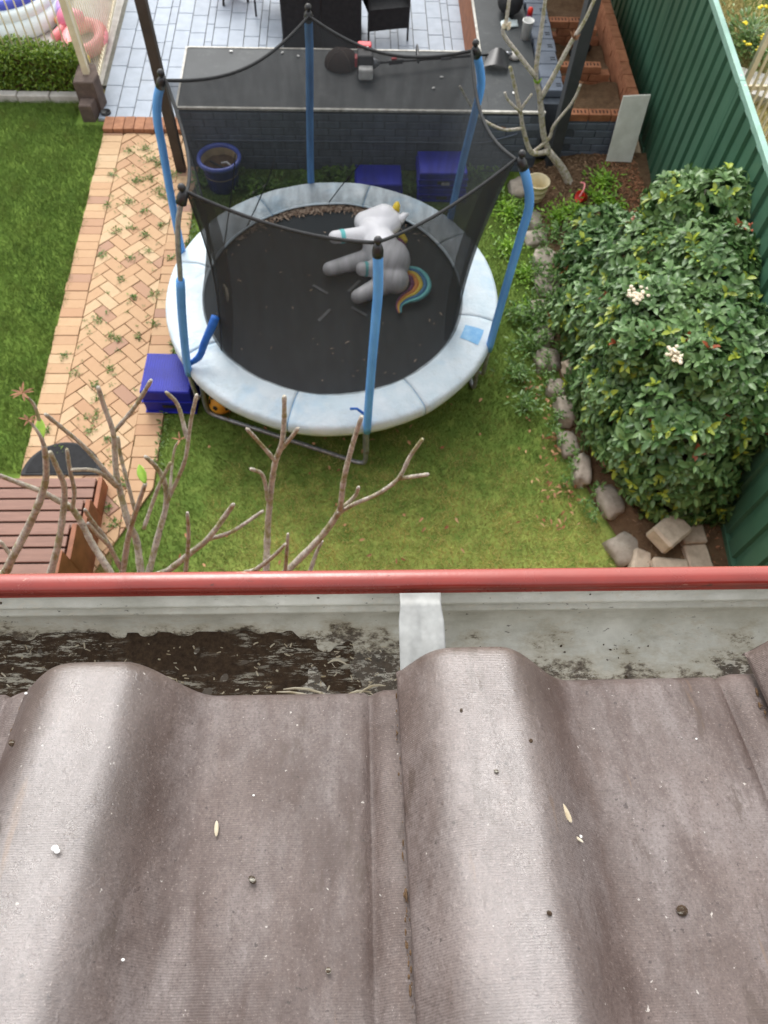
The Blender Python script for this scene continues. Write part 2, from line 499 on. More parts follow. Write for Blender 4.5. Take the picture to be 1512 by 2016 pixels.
M['grey_metal'] = simple('cast_metal', L(150, 152, 156), L(124, 126, 130), 30, 0.4, metal=0.6)
M['red_paint'] = simple('engine_red', L(196, 58, 66), L(176, 48, 56), 20, 0.4)
M['vinyl_white'] = simple('toy_vinyl_white', L(246, 246, 248), L(240, 240, 244), 6, 0.38, spec=0.5)
for k_, c_ in dict(toy_teal=(120, 214, 214), toy_purple=(134, 62, 108), toy_orange=(232, 150, 66), toy_yellow=(236, 206, 66),
                   toy_blue=(54, 124, 170), toy_pink=(232, 130, 160), toy_lilac=(196, 160, 222)).items():
    M[k_] = simple(k_, L(*c_), sc(L(*c_), 0.9), 12, 0.42)
M['pool_white'] = simple('pool_vinyl_white', L(226, 236, 236), L(212, 226, 226), 3, 0.4)
M['pool_blue'] = simple('pool_vinyl_blue', L(84, 96, 196), L(72, 84, 182), 5, 0.35)
t = MT('pool_water')
t.bump(t.noise(5, 3), 0.2, 0.02)
M['water'] = t.done(t.ramp(t.noise(1.5, 3), 0.3, 0.7, L(136, 186, 178), L(122, 172, 168)), 0.06, 0, 0.5)
M['brown_mesh'] = None
t = MT('food_cover_mesh')
tr = t.node('ShaderNodeBsdfTransparent')
df = t.node('ShaderNodeBsdfDiffuse')
df.inputs['Color'].default_value = L(72, 62, 58)
mx = t.node('ShaderNodeMixShader')
mx.inputs[0].default_value = 0.72
t.l.new(tr.outputs[0], mx.inputs[1])
t.l.new(df.outputs[0], mx.inputs[2])
t.l.new(mx.outputs[0], t.n['Material Output'].inputs['Surface'])
M['brown_mesh'] = t.m
M['dark_leaf'] = attr_mat('dead_leaf', 0.85, 0.2, 0.1)
M['green_leaf'] = simple('young_leaf', L(150, 178, 62), L(118, 160, 48), 40, 0.45)
M['petal'] = simple('ivory_petal', L(236, 228, 208), L(216, 200, 170), 60, 0.7)
M['rust_petal'] = simple('rust_flower', L(196, 112, 82), L(164, 84, 60), 60, 0.8)
M['yellow_petal'] = simple('yellow_petal', L(246, 226, 60), L(236, 210, 40), 60, 0.6)
M['rosette'] = simple('dry_rosette', L(158, 116, 84), L(126, 92, 68), 60, 0.8)
M['roof_metal'] = simple('shade_roof_sheet', L(120, 124, 126), L(104, 108, 110), 6, 0.5)


# ------------------------------------------------------------------ mesh helpers
def origin(o):
    v = Vector((0, 0, 0))
    while o is not None:
        v += o.location
        o = o.parent
    return v


def put(name, me, mat, parent=None, loc=None):
    """mesh data in world coordinates -> object whose origin sits at loc / under parent"""
    o = bpy.data.objects.new(name, me)
    if mat is not None and not me.materials:
        me.materials.append(mat)
    base = origin(parent) if parent is not None else Vector(loc or (0, 0, 0))
    me.transform(Matrix.Translation(-base))
    COL.objects.link(o)
    if parent is not None:
        o.parent = parent
    else:
        o.location = base
    return o


def tag(o, label=None, cat=None, group=None, kind=None):
    if label:
        o['label'] = label
    if cat:
        o['category'] = cat
    if group:
        o['group'] = group
    if kind:
        o['kind'] = kind
    return o


def thing(name, loc, label, cat, group=None):
    o = bpy.data.objects.new(name, None)
    o.empty_display_size = 0.1
    COL.objects.link(o)
    o.location = loc
    return tag(o, label, cat, group)


class MB:
    def __init__(s):
        s.v = []
        s.f = []

    def add(s, vs, fs):
        b = len(s.v)
        s.v += [tuple(p) for p in vs]
        s.f += [tuple(b + i for i in f) for f in fs]
        return s

    def box(s, c, d, rz=0.0, m=None):
        hx, hy, hz = d[0] / 2, d[1] / 2, d[2] / 2
        rot = m if m is not None else Matrix.Rotation(rz, 3, 'Z')
        vs = [rot @ Vector((x, y, z)) + Vector(c) for x in (-hx, hx) for y in (-hy, hy) for z in (-hz, hz)]
        return s.add(vs, [(0, 1, 3, 2), (4, 6, 7, 5), (0, 4, 5, 1), (2, 3, 7, 6), (0, 2, 6, 4), (1, 5, 7, 3)])

    def beam(s, a, b, wx, wy):
        """square bar from a to b"""
        a, b = Vector(a), Vector(b)
        d = b - a
        q = d.to_track_quat('Z', 'Y').to_matrix()
        return s.box((a + b) / 2, (wx, wy, d.length), m=q)

    def tube(s, pts, r, n=8, cap=True, closed=False):
        pts = [Vector(p) for p in pts]
        N = len(pts)
        rr = [r] * N if not hasattr(r, '__len__') else r
        T = []
        for i in range(N):
            if closed:
                a, b = pts[i - 1], pts[(i + 1) % N]
            else:
                a, b = pts[max(i - 1, 0)], pts[min(i + 1, N - 1)]
            d = (b - a)
            T.append(d.normalized() if d.length > 1e-9 else Vector((0, 0, 1)))
        up = Vector((0, 0, 1)) if abs(T[0].z) < 0.9 else Vector((1, 0, 0))
        u = T[0].cross(up).normalized()
        vs, fs = [], []
        for i in range(N):
            u = (u - T[i] * u.dot(T[i]))
            u = u.normalized() if u.length > 1e-6 else T[i].orthogonal().normalized()
            w_ = T[i].cross(u)
            for k in range(n):
                a = 2 * math.pi * k / n
                vs.append(pts[i] + (u * math.cos(a) + w_ * math.sin(a)) * rr[i])
        for i in range(N if closed else N - 1):
            j = (i + 1) % N
            for k in range(n):
                k2 = (k + 1) % n
                fs.append((i * n + k, i * n + k2, j * n + k2, j * n + k))
        if cap and not closed:
            fs.append(tuple(range(n))[::-1])
            fs.append(tuple((N - 1) * n + k for k in range(n)))
        return s.add(vs, fs)

    def lathe(s, prof, c, n=24, m=None, caps=3):
        c = Vector(c)
        vs, fs = [], []
        for (r, z) in prof:
            for k in range(n):
                a = 2 * math.pi * k / n
                p = Vector((r * math.cos(a), r * math.sin(a), z))
                if m is not None:
                    p = m @ p
                vs.append(p + c)
        for i in range(len(prof) - 1):
            for k in range(n):
                k2 = (k + 1) % n
                fs.append((i * n + k, i * n + k2, (i + 1) * n + k2, (i + 1) * n + k))
        if caps & 1:
            fs.append(tuple(range(n))[::-1])
        if caps & 2:
            fs.append(tuple((len(prof) - 1) * n + k for k in range(n)))
        return s.add(vs, fs)

    def ball(s, c, r, n=12, m=None):
        rx, ry, rz = (r, r, r) if not hasattr(r, '__len__') else r
        prof = [(math.sin(math.pi * i / n) + 1e-4, -math.cos(math.pi * i / n)) for i in range(n + 1)]
        sm = Matrix.Diagonal((rx, ry, rz))
        return s.lathe(prof, c, n * 2, (m @ sm) if m is not None else sm)

    def grid(s, fn, nu, nv, wrap=False):
        vs = [fn(i / nu, j / nv) for i in range(nu if wrap else nu + 1) for j in range(nv + 1)]
        fs = []
        W = nv + 1
        cnt = nu if wrap else nu + 1
        for i in range(nu):
            i2 = (i + 1) % cnt
            for j in range(nv):
                fs.append((i * W + j, i2 * W + j, i2 * W + j + 1, i * W + j + 1))
        return s.add(vs, fs)

    def prism(s, poly, z0, z1, cham=0.0):
        n = len(poly)
        c = Vector((sum(p[0] for p in poly) / n, sum(p[1] for p in poly) / n))
        rings = [(poly, z0), (poly, z1 - cham)]
        if cham:
            ins = []
            for p in poly:
                d = Vector((p[0], p[1])) - c
                k = max(0.0, 1 - cham * 1.2 / max(d.length, 1e-4))
                ins.append((c.x + d.x * k, c.y + d.y * k))
            rings.append((ins, z1))
        vs, fs = [], []
        for pl, z in rings:
            vs += [(p[0], p[1], z) for p in pl]
        for r_ in range(len(rings) - 1):
            for k in range(n):
                k2 = (k + 1) % n
                fs.append((r_ * n + k, r_ * n + k2, (r_ + 1) * n + k2, (r_ + 1) * n + k))
        fs.append(tuple(range(n))[::-1])
        fs.append(tuple((len(rings) - 1) * n + k for k in range(n)))
        return s.add(vs, fs)

    def mesh(s, name, smooth=False):
        me = bpy.data.meshes.new(name)
        me.from_pydata(s.v, [], s.f)
        if smooth:
            me.polygons.foreach_set('use_smooth', [True] * len(me.polygons))
        me.update()
        return me

    def build(s, name, mat, parent=None, loc=None, smooth=False, bevel=0.0):
        o = put(name, s.mesh(name, smooth), mat, parent, loc)
        if bevel:
            b = o.modifiers.new('bevel', 'BEVEL')
            b.width = bevel
            b.segments = 2
            b.limit_method = 'ANGLE'
        return o


def bevel_box_mesh(name, d, off, mat):
    bm = bmesh.new()
    bmesh.ops.create_cube(bm, size=1.0)
    bmesh.ops.scale(bm, vec=d, verts=bm.verts)
    bmesh.ops.bevel(bm, geom=list(bm.edges), offset=off, segments=1, affect='EDGES')
    me = bpy.data.meshes.new(name)
    bm.to_mesh(me)
    bm.free()
    me.materials.append(mat)
    return me


def piece(name, me, parent, c, rot=(0, 0, 0), scale=None):
    """one more object on shared mesh data, at world point c"""
    o = bpy.data.objects.new(name, me)
    COL.objects.link(o)
    o.parent = parent
    o.location = Vector(c) - origin(parent)
    o.rotation_euler = rot
    if scale:
        o.scale = scale
    return o


def smoothstep(a, b, x):
    t_ = min(1.0, max(0.0, (x - a) / (b - a)))
    return t_ * t_ * (3 - 2 * t_)


def vnoise(x, y, z, s=1.0):
    return mnoise.noise(Vector((x * s, y * s, z * s)))


def spline(pts, k=4):
    """Catmull-Rom through pts"""
    P = [Vector(p) for p in pts]
    P = [P[0] * 2 - P[1]] + P + [P[-1] * 2 - P[-2]]
    out = []
    for i in range(1, len(P) - 2):
        for j in range(k):
            t_ = j / k
            a, b, c, d = P[i - 1], P[i], P[i + 1], P[i + 2]
            out.append(0.5 * ((2 * b) + (c - a) * t_ + (2 * a - 5 * b + 4 * c - d) * t_ ** 2 + (3 * b - a - 3 * c + d) * t_ ** 3))
    out.append(P[-2])
    return out


def np_mesh(name, V, F, C, mat):
    """V (n,3), F (m,k), C (n,3) per-vertex colour"""
    me = bpy.data.meshes.new(name)
    V = np.asarray(V, np.float32)
    F = np.asarray(F, np.int32)
    k = F.shape[1]
    me.vertices.add(len(V))
    me.vertices.foreach_set('co', V.ravel())
    me.loops.add(F.size)
    me.loops.foreach_set('vertex_index', F.ravel())
    me.polygons.add(len(F))
    me.polygons.foreach_set('loop_start', np.arange(0, F.size, k, dtype=np.int32))
    me.update(calc_edges=True)
    if C is not None:
        at = me.color_attributes.new('Col', 'FLOAT_COLOR', 'POINT')
        C4 = np.ones((len(V), 4), np.float32)
        C4[:, :3] = C
        at.data.foreach_set('color', C4.ravel())
    me.materials.append(mat)
    me.validate()
    return me


def lowfreq(x, y, seed, s):
    """cheap smooth 2-D noise, about -1..1, from a few sines"""
    r_ = np.random.default_rng(seed)
    out = np.zeros_like(x)
    for i in range(7):
        a = r_.uniform(0, 2 * np.pi)
        f = s * r_.uniform(0.6, 2.2)
        out += np.sin(f * (x * np.cos(a) + y * np.sin(a)) + r_.uniform(0, 6.3)) / 4.0
    return out


def blades(px, py, pz, h, wd, lean, colf):
    """triangular grass blades rooted at the points"""
    n = len(px)
    a = rng.uniform(0, 2 * np.pi, n)
    l_ = rng.uniform(0, 2 * np.pi, n)
    dx, dy = np.cos(a) * wd / 2, np.sin(a) * wd / 2
    k = lean * h
    V = np.empty((n, 3, 3), np.float32)
    V[:, 0] = np.c_[px - dx, py - dy, pz]
    V[:, 1] = np.c_[px + dx, py + dy, pz]
    V[:, 2] = np.c_[px + np.cos(l_) * k, py + np.sin(l_) * k, pz + h]
    C = np.repeat(colf[:, None, :], 3, 1).astype(np.float32)
    C[:, :2] *= 0.8
    F = np.arange(n * 3).reshape(n, 3)
    return V.reshape(-1, 3), F, C.reshape(-1, 3)


def leaves(P, D, N, ln, wd, col, fold=0.25, curl=0.25):
    """folded pointed leaves: base P, direction D, face normal N"""
    n = len(P)
    D = D / np.linalg.norm(D, axis=1, keepdims=True)
    S = np.cross(D, N)
    S /= np.linalg.norm(S, axis=1, keepdims=True) + 1e-9
    U = np.cross(S, D)
    ln, wd = ln[:, None], wd[:, None]
    V = np.empty((n, 7, 3), np.float32)
    V[:, 0] = P
    V[:, 1] = P + D * ln * .38 + S * wd * .46 + U * wd * fold
    V[:, 2] = P + D * ln * .45
    V[:, 3] = P + D * ln * .38 - S * wd * .46 + U * wd * fold
    V[:, 4] = P + D * ln * .75 + S * wd * .36 + U * (wd * fold - ln * curl * .3)
    V[:, 5] = P + D * ln * .75 - S * wd * .36 + U * (wd * fold - ln * curl * .3)
    V[:, 6] = P + D * ln - U * ln * curl * .6
    f = np.array([(0, 2, 1), (0, 3, 2), (1, 2, 4), (2, 6, 4), (3, 5, 2), (2, 5, 6)])
    F = (np.arange(n)[:, None, None] * 7 + f[None]).reshape(-1, 3)
    C = np.repeat(col[:, None, :], 7, 1)
    return V.reshape(-1, 3), F, C.reshape(-1, 3)


def cols(n, a, b, jit=0.12, extra=None):
    """random linear colours between sRGB a and b"""
    a, b = np.array(L(*a)[:3]), np.array(L(*b)[:3])
    t_ = rng.random(n)[:, None]
    c = a * (1 - t_) + b * t_
    return c * (1 + rng.uniform(-jit, jit, n)[:, None])


def merge(parts):
    V, F, C = [], [], []
    o = 0
    for v, f, c in parts:
        V.append(v)
        F.append(f + o)
        C.append(c)
        o += len(v)
    return np.concatenate(V), np.concatenate(F), np.concatenate(C)


# ------------------------------------------------------------------ setting: ground sheets
def sheet(name, poly, z, mat, kind='structure'):
    b = MB()
    b.add([(p[0], p[1], z) for p in poly], [tuple(range(len(poly)))])
    return tag(b.build(name, mat), kind=kind)


tag(sheet('ground', [(-150, -150), (150, -150), (150, 150), (-150, 150)], -0.03, M['dryturf']), kind='structure')
STONE_LINE = [(2.1, 1.6), (2.2, 2.4), (2.2, 2.75), (2.05, 3.1), (1.97, 3.4), (1.9, 3.75), (1.95, 4.1), (1.95, 4.5), (1.9, 4.9), (1.93, 5.5), (1.98, 6.2), (1.95, 6.8), (1.9, 7.3)]


def fence_x(y):
    return 3.33 - 0.052 * (7.3 - y)


def bed_edge(y):
    ys = [p[1] for p in STONE_LINE]
    xs = [p[0] for p in STONE_LINE]
    return float(np.interp(y, ys, xs))


sheet('lawn', [(-7, 0.4), (-2.9, 0.4), (-2.9, 8.72), (-7, 8.72)], 0.0, M['turf'])
sheet('back_lawn', [(-2.2, -0.4), (2.3, -0.4), (2.3, 7.5), (-1.74, 7.5), (-1.74, 3.3), (-2.2, 2.5)], 0.0, M['yard_turf'])
# garden bed: soil heaped behind the stones
bed = MB()


def bedfn(u, v):
    y = 1.4 + v * 6.08
    x0, x1 = bed_edge(y) + 0.02, fence_x(y) - 0.02
    x = x0 + (x1 - x0) * u
    z = 0.02 + 0.12 * smoothstep(0, 0.25, u) + 0.02 * vnoise(x, y, 1, 4) + 0.10 * smoothstep(6.4, 7.3, y) * smoothstep(0.05, 0.5, u)
    return (x, y, z)


def bed_z(x, y):
    x0, x1 = bed_edge(y) + 0.02, fence_x(y) - 0.02
    return bedfn((x - x0) / (x1 - x0), (y - 1.4) / 6.08)[2]


bed.grid(bedfn, 24, 90)
tag(bed.build('garden_bed', M['soil'], smooth=True), kind='structure')

# ------------------------------------------------------------------ brick path
PX0, PX1 = -2.9, -1.74
path = MB()
path.prism([(PX0, 2.2), (-2.0, 2.2), (-2.0, 2.72), (PX1, 3.25), (PX1, 8.27), (PX0, 8.27)], -0.08, 0.008)
path = tag(path.build('path', M['joint']), kind='structure')


def clip(poly, a, b, c):
    """keep a*x+b*y<=c"""
    out = []
    for i in range(len(poly)):
        p, q = poly[i], poly[(i + 1) % len(poly)]
        dp, dq = a * p[0] + b * p[1] - c, a * q[0] + b * q[1] - c
        if dp <= 0:
            out.append(p)
        if dp * dq < 0:
            k = dp / (dp - dq)
            out.append((p[0] + (q[0] - p[0]) * k, p[1] + (q[1] - p[1]) * k))
    return out


def shrink(poly, g):
    n = len(poly)
    c = (sum(p[0] for p in poly) / n, sum(p[1] for p in poly) / n)
    out = []
    for p in poly:
        d = math.hypot(p[0] - c[0], p[1] - c[1])
        k = max(0, 1 - g * 1.5 / d)
        out.append((c[0] + (p[0] - c[0]) * k, c[1] + (p[1] - c[1]) * k))
    return out


def area(poly):
    return 0.5 * abs(sum(poly[i][0] * poly[(i + 1) % len(poly)][1] - poly[(i + 1) % len(poly)][0] * poly[i][1] for i in range(len(poly))))


def path_brick(poly):
    # diagonal end of the path by the steps
    poly = clip(poly, 0.53, -0.26, 0.53 * -1.74 - 0.26 * 3.25)
    if len(poly) < 3 or area(poly) < 0.0012:
        return
    zt = 0.026 + random.uniform(-0.003, 0.004)
    b = MB()
    b.prism(shrink(poly, 0.003), 0.0, zt, 0.004)
    b.build('brick', M['paver'], path)


HX0, HX1 = PX0 + 0.235, PX1 - 0.235
u_ = 0.1165
ca = math.cos(R(45))
for i in range(-70, 70):
    for j in range(-70, 70):
        d = (i - j) % 4
        if d == 0:
            q = [(i, j), (i + 2, j), (i + 2, j + 1), (i, j + 1)]
        elif d == 3:
            q = [(i, j), (i + 1, j), (i + 1, j + 2), (i, j + 2)]
        else:
            continue
        pl = [((x - y) * ca * u_ - 2.33, (x + y) * ca * u_ + 5.2) for x, y in q]
        cy = sum(p[1] for p in pl) / 4
        cx = sum(p[0] for p in pl) / 4
        if cy < 2.3 or cy > 8.2 or cx < HX0 - 0.2 or cx > HX1 + 0.2:
            continue
        for (a, b_, c) in ((-1, 0, -HX0), (1, 0, HX1), (0, -1, -2.4), (0, 1, 8.03)):
            pl = clip(pl, a, b_, c)
            if len(pl) < 3:
                break
        if len(pl) >= 3:
            path_brick(pl)
for side in (0, 1):
    y = 2.4
    while y < 8.02:
        h = 0.1165
        x0, x1 = (PX0, HX0) if side == 0 else (HX1, PX1)
        dx = random.uniform(-0.006, 0.006)
        path_brick([(x0 + dx, y), (x1 + dx * .3, y), (x1 + dx * .3, min(y + h, 8.02)), (x0 + dx, min(y + h, 8.02))])
        y += h
# soldier course against the patio
sold = bevel_box_mesh('soldier_brick', (0.113, 0.232, 0.09), 0.005, M['ochre_edge'])
for k in range(10):
    piece('edge_brick', sold, path, (PX0 + 0.06 + k * 0.1185, 8.155 + random.uniform(-.004, .004), 0.03 + random.uniform(-.003, .003)))

# ------------------------------------------------------------------ patio
pat = MB()
pat.prism([(-3.0, 8.275), (2.0, 8.275), (2.0, 13.5), (-9, 13.5), (-9, 8.95), (-3.0, 8.95)], -0.08, 0.014)
pat = tag(pat.build('patio', M['grout']), kind='structure')
wid = [0.2, 0.2, 0.2, 0.1, 0.2, 0.2, 0.1]
x = -3.0
k = 0
pm = {}
while x < 1.35:
    wv_ = wid[k % 7]
    y = 8.29 + random.uniform(-0.3, 0.0)
    while y < 11.35:
        l_ = 0.4 if wv_ > 0.15 else 0.4
        y0, y1 = max(y, 8.29), y + l_
        if x > -2.0 and y1 < 8.9:
            y = y1
            continue
        if y1 - y0 > 0.06:
            key = (wv_, round(y1 - y0, 2))
            if key not in pm:
                pm[key] = bevel_box_mesh('paver', (wv_ - 0.009, key[1] - 0.009, 0.03), 0.003, M['patio'])
            piece('paver', pm[key], pat, (x + wv_ / 2, (y0 + y1) / 2, 0.012 + random.uniform(-.001, .0015)))
        y = y1
    x += wv_
    k += 1

# ------------------------------------------------------------------ house: wall, roof, gutter
RP = R(18)
EX, EY, EZ = 0.034, 0.175, 4.962        # a tile's lower left corner on the eave line
house = thing('house', (0, -3.0, 0), 'two storey brick house wall under the tiled eave', 'house')
MB().box((0, -3.35, 2.3), (16, 6.0, 4.6)).build('wall', M['trunk_wall'], house)
MB().box((0, -0.10, 4.63), (16, 0.5, 0.02)).build('soffit', M['timber_white'], house)
MB().box((0, 0.135, 4.755), (16, 0.024, 0.2)).build('fascia', M['timber_white'], house)

roof = thing('tiled_roof', (0, -1.0, 5.0), 'brown grey concrete tile roof with bold rolls sloping to the gutter', 'roof')
TW, TL = 0.3105, 0.42


def tile_h(u):
    """cross profile, u in metres from the left lip"""
    if u < 0.05:
        return 0.013 + 0.037 * math.sin(math.pi / 2 * smoothstep(-0.004, 0.055, u) ** 0.75)
    if u < 0.085:
        return 0.050
    if u < 0.155:
        k_ = (u - 0.085) / 0.07
        return 0.050 * (0.5 + 0.5 * math.cos(math.pi * k_))
    if u < 0.283:
        return 0.0
    if u < 0.292:
        return -0.005 * math.sin(math.pi * (u - 0.283) / 0.009)
    return 0.004 * smoothstep(0.292, 0.302, u)


def tile_mesh():
    us = [0.0, 0.0015, 0.004] + [0.008 + 0.004 * i for i in range(68)] + [0.283, 0.286, 0.2885, 0.291, 0.295, 0.30, 0.31, 0.322]
    us = sorted(set(round(a, 4) for a in us if a <= 0.322))
    vsn = [0.0, 0.0015, 0.004, 0.008, 0.014, 0.022] + [0.03 + 0.015 * i for i in range(27)]
    TH = 0.013
    bm = bmesh.new()
    rows = []
    bot = []
    for v in vsn:
        nose = 0.010 * (1 - min(1.0, v / 0.014)) ** 2
        r1, r2 = [], []
        for u in us:
            h = tile_h(u)
            fwd_ = 0.002 * (h / 0.05 if h > 0 else 0)
            lip = 0.002 * (1 - min(1.0, u / 0.006)) ** 2
            wob = 0.0008 * vnoise(u, v, 3, 22)
            r1.append(bm.verts.new((u, -v + fwd_ * max(0, 1 - v / 0.06), h - nose - lip + wob)))
            r2.append(bm.verts.new((u, -v + fwd_ * max(0, 1 - v / 0.06) - 0.0015, h - (TH + .003 if u > .03 else .005 + (TH - .002) * u / .03) - .001)))
        rows.append(r1)
        bot.append(r2)
    nu, nv = len(us), len(vsn)
    for j in range(nv - 1):
        for i in range(nu - 1):
            bm.faces.new((rows[j][i], rows[j][i + 1], rows[j + 1][i + 1], rows[j + 1][i])).smooth = True
            bm.faces.new((bot[j][i], bot[j + 1][i], bot[j + 1][i + 1], bot[j][i + 1])).smooth = True
    for i in range(nu - 1):
        bm.faces.new((rows[0][i], bot[0][i], bot[0][i + 1], rows[0][i + 1]))
        bm.faces.new((rows[-1][i], rows[-1][i + 1], bot[-1][i + 1], bot[-1][i]))
    for j in range(nv - 1):
        bm.faces.new((rows[j][0], rows[j + 1][0], bot[j + 1][0], bot[j][0]))
        bm.faces.new((rows[j][-1], bot[j][-1], bot[j + 1][-1], rows[j + 1][-1]))
    bmesh.ops.recalc_face_normals(bm, faces=bm.faces)
    me = bpy.data.meshes.new('roof_tile')
    bm.to_mesh(me)
    bm.free()
    me.materials.append(M['tile'])
    return me


TM = tile_mesh()
for course in range(7):
    for k in range(-9, 10):
        up = course * 0.33
        j = random.uniform(-0.003, 0.003)
        fy = 0.0
        if course == 0 and k == 0:
            j, fy = 0.0, 0.004
        if course == 0 and k == 1:
            fy = 0.014
        if course == 0 and k == -1:
            j = -0.004
        yy = EY + fy - up * math.cos(RP) + j
        zz = EZ + up * math.sin(RP) + course * 0.006
        piece('roof_tile', TM, roof, (EX + k * TW + (0.155 if course % 2 else 0) * 0, yy, zz), (-RP + 0.01, random.uniform(-.004, .004), random.uniform(-.006, .006)))
MB().box((0, EY - 0.08 - 1.5, EZ - 0.05 + 1.5 * math.tan(RP)), (8, 3.2, 0.015), m=Matrix.Rotation(-RP, 3, 'X')).build('underlay', M['black_cloth'], roof)

# crumbs and bird droppings lying on the tiles
crumb = []
bmn = MB()
for (u, v, s) in ((0.225, 0.19, .0038), (0.13, 0.085, .0016), (-.075, .162, .0035), (-.29, .075, .003), (-.262, .07, .003), (0.10, .11, .002), (0.12, .205, .002), (.08, .06, .0018), (-.02, .22, .002)):
    uu = (u - EX) % TW
    zz = EZ + v * math.sin(RP) + tile_h(uu) * math.cos(RP) + 0.001
    yy = EY - v * math.cos(RP) + tile_h(uu) * math.sin(RP)
    bmn.ball((u, yy, zz), (s, s * random.uniform(.6, 1.1), s * .5), 5, Matrix.Rotation(random.uniform(0, 3), 3, 'Z'))
tag(bmn.build('roof_grit', M['silt']), 'dark grit crumbs scattered over the roof tiles', 'grit', kind='stuff')
bmn = MB()
for (u, v, s) in ((-.20, .157, .0026), (-.198, .159, .002), (0.16, .145, .0015), (-.27, .02, .0014), (-.15, .215, .0012), (.28, .06, .001), (-.08, .1, .001)):
    uu = (u - EX) % TW
    zz = EZ + v * math.sin(RP) + tile_h(uu) * math.cos(RP) + 0.0006
    yy = EY - v * math.cos(RP) + tile_h(uu) * math.sin(RP)
    bmn.ball((u, yy, zz), (s, s * .8, s * .35), 5)
tag(bmn.build('white_specks', M['white_plastic']), 'tiny white specks dotted over the roof tiles', 'specks', kind='stuff')
bmn = MB()
for (u, v, a, s) in ((0.150, .132, .3, .008), (0.157, .148, .9, .004), (-.245, .14, .2, .006), (-.105, .125, .1, .006)):
    uu = (u - EX) % TW
    zz = EZ + v * math.sin(RP) + tile_h(uu) * math.cos(RP) + 0.0012
    yy = EY - v * math.cos(RP) + tile_h(uu) * math.sin(RP)
    bmn.ball((u, yy, zz), (s * .28, s, .0009), 6, Matrix.Rotation(a, 3, 'Z') @ Matrix.Rotation(-RP, 3, 'X'))
tag(bmn.build('bark_flakes', M['straw']), 'small tan bark flakes lying on the roof tiles', 'flakes', kind='stuff')

# silt and moss packed along the laps where one tile rides over the next
ld = MB()
for k in (-1, 0, 1):
    for i in range(70):
        v = random.uniform(.012, .33)
        s = abs(random.gauss(0, .0006)) + .0003
        x_ = EX + k * TW - .0012 + random.gauss(0, .0007) + .006 * v * 0
        ld.ball((x_, EY - v * math.cos(RP), EZ + v * math.sin(RP) + .0055 + random.uniform(0, .002)), (s * .8, s * random.uniform(1, 3.2), s), 4)
tag(ld.build('lap_moss', M['soil']), 'brown moss crumbs packed along the tile laps', 'moss', kind='stuff')

gut = thing('roof_gutter', (0, 0.22, 4.84), 'dirty quad gutter with red rolled front lip below the tiles', 'gutter')
GXL = 8.0


def run(profile, name, mat, smooth=False, seg=160, x0=-GXL / 2, x1=GXL / 2, wob=0.0):
    b = MB()
    n = len(profile)

    def fn(u, v):
        i = int(round(v * (n - 1)))
        x_ = x0 + (x1 - x0) * u
        return (x_, profile[i][0], profile[i][1] + wob * vnoise(x_, 0, 0, 2.0))
    b.grid(fn, seg, n - 1)
    return b.build(name, mat, gut, smooth=smooth)


# front lip: rolled bead, seen from above as a rounded red bar with a flat shoulder
bead = [(0.2680, 4.936)]
for i in range(13):
    a = R(-20 + 220 * i / 12)
    bead.append((0.2788 - 0.0100 * (abs(math.cos(a)) ** .8) * (1 if math.cos(a) > 0 else -1), 4.9425 + 0.0085 * math.copysign(abs(math.sin(a)) ** .7, math.sin(a))))
bead += [(0.289, 4.925), (0.290, 4.88), (0.286, 4.85), (0.262, 4.832), (0.16, 4.832)]
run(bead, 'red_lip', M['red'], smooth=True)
inner = [(0.2695, 4.934), (0.2690, 4.923), (0.2650, 4.9195), (0.2640, 4.915), (0.2655, 4.912), (0.2695, 4.9095), (0.2695, 4.903), (0.2650, 4.8995), (0.2640, 4.8955), (0.2655, 4.892), (0.271, 4.888),
         (0.273, 4.868), (0.268, 4.852), (0.258, 4.842), (0.24, 4.838), (0.2, 4.837), (0.17, 4.838), (0.153, 4.84), (0.152, 4.9), (0.152, 4.945)]
run(inner, 'trough', M['lining'], smooth=True)

# silt bank lying along the trough
st = MB()


def siltfn(u, v):
    x_ = -2.6 + 2.86 * u
    y_ = 0.157 + 0.106 * v
    body = 0.002 + 0.005 * vnoise(x_, y_, 0, 16) + 0.004 * vnoise(x_, y_, 4, 55) + 0.006 * smoothstep(0.7, 1.0, v)
    fade = smoothstep(0.06, -0.10, x_ + 0.10 * vnoise(x_, y_, 8, 22) + 0.06 * vnoise(x_, y_, 3, 60)) * (1 - 0.3 * smoothstep(.15, .5, vnoise(x_, y_, 6, 30)))
    return (x_, y_, 4.8375 + 0.010 * (1 - v) * 0 + max(-0.004, (body + 0.004) * fade - 0.003))


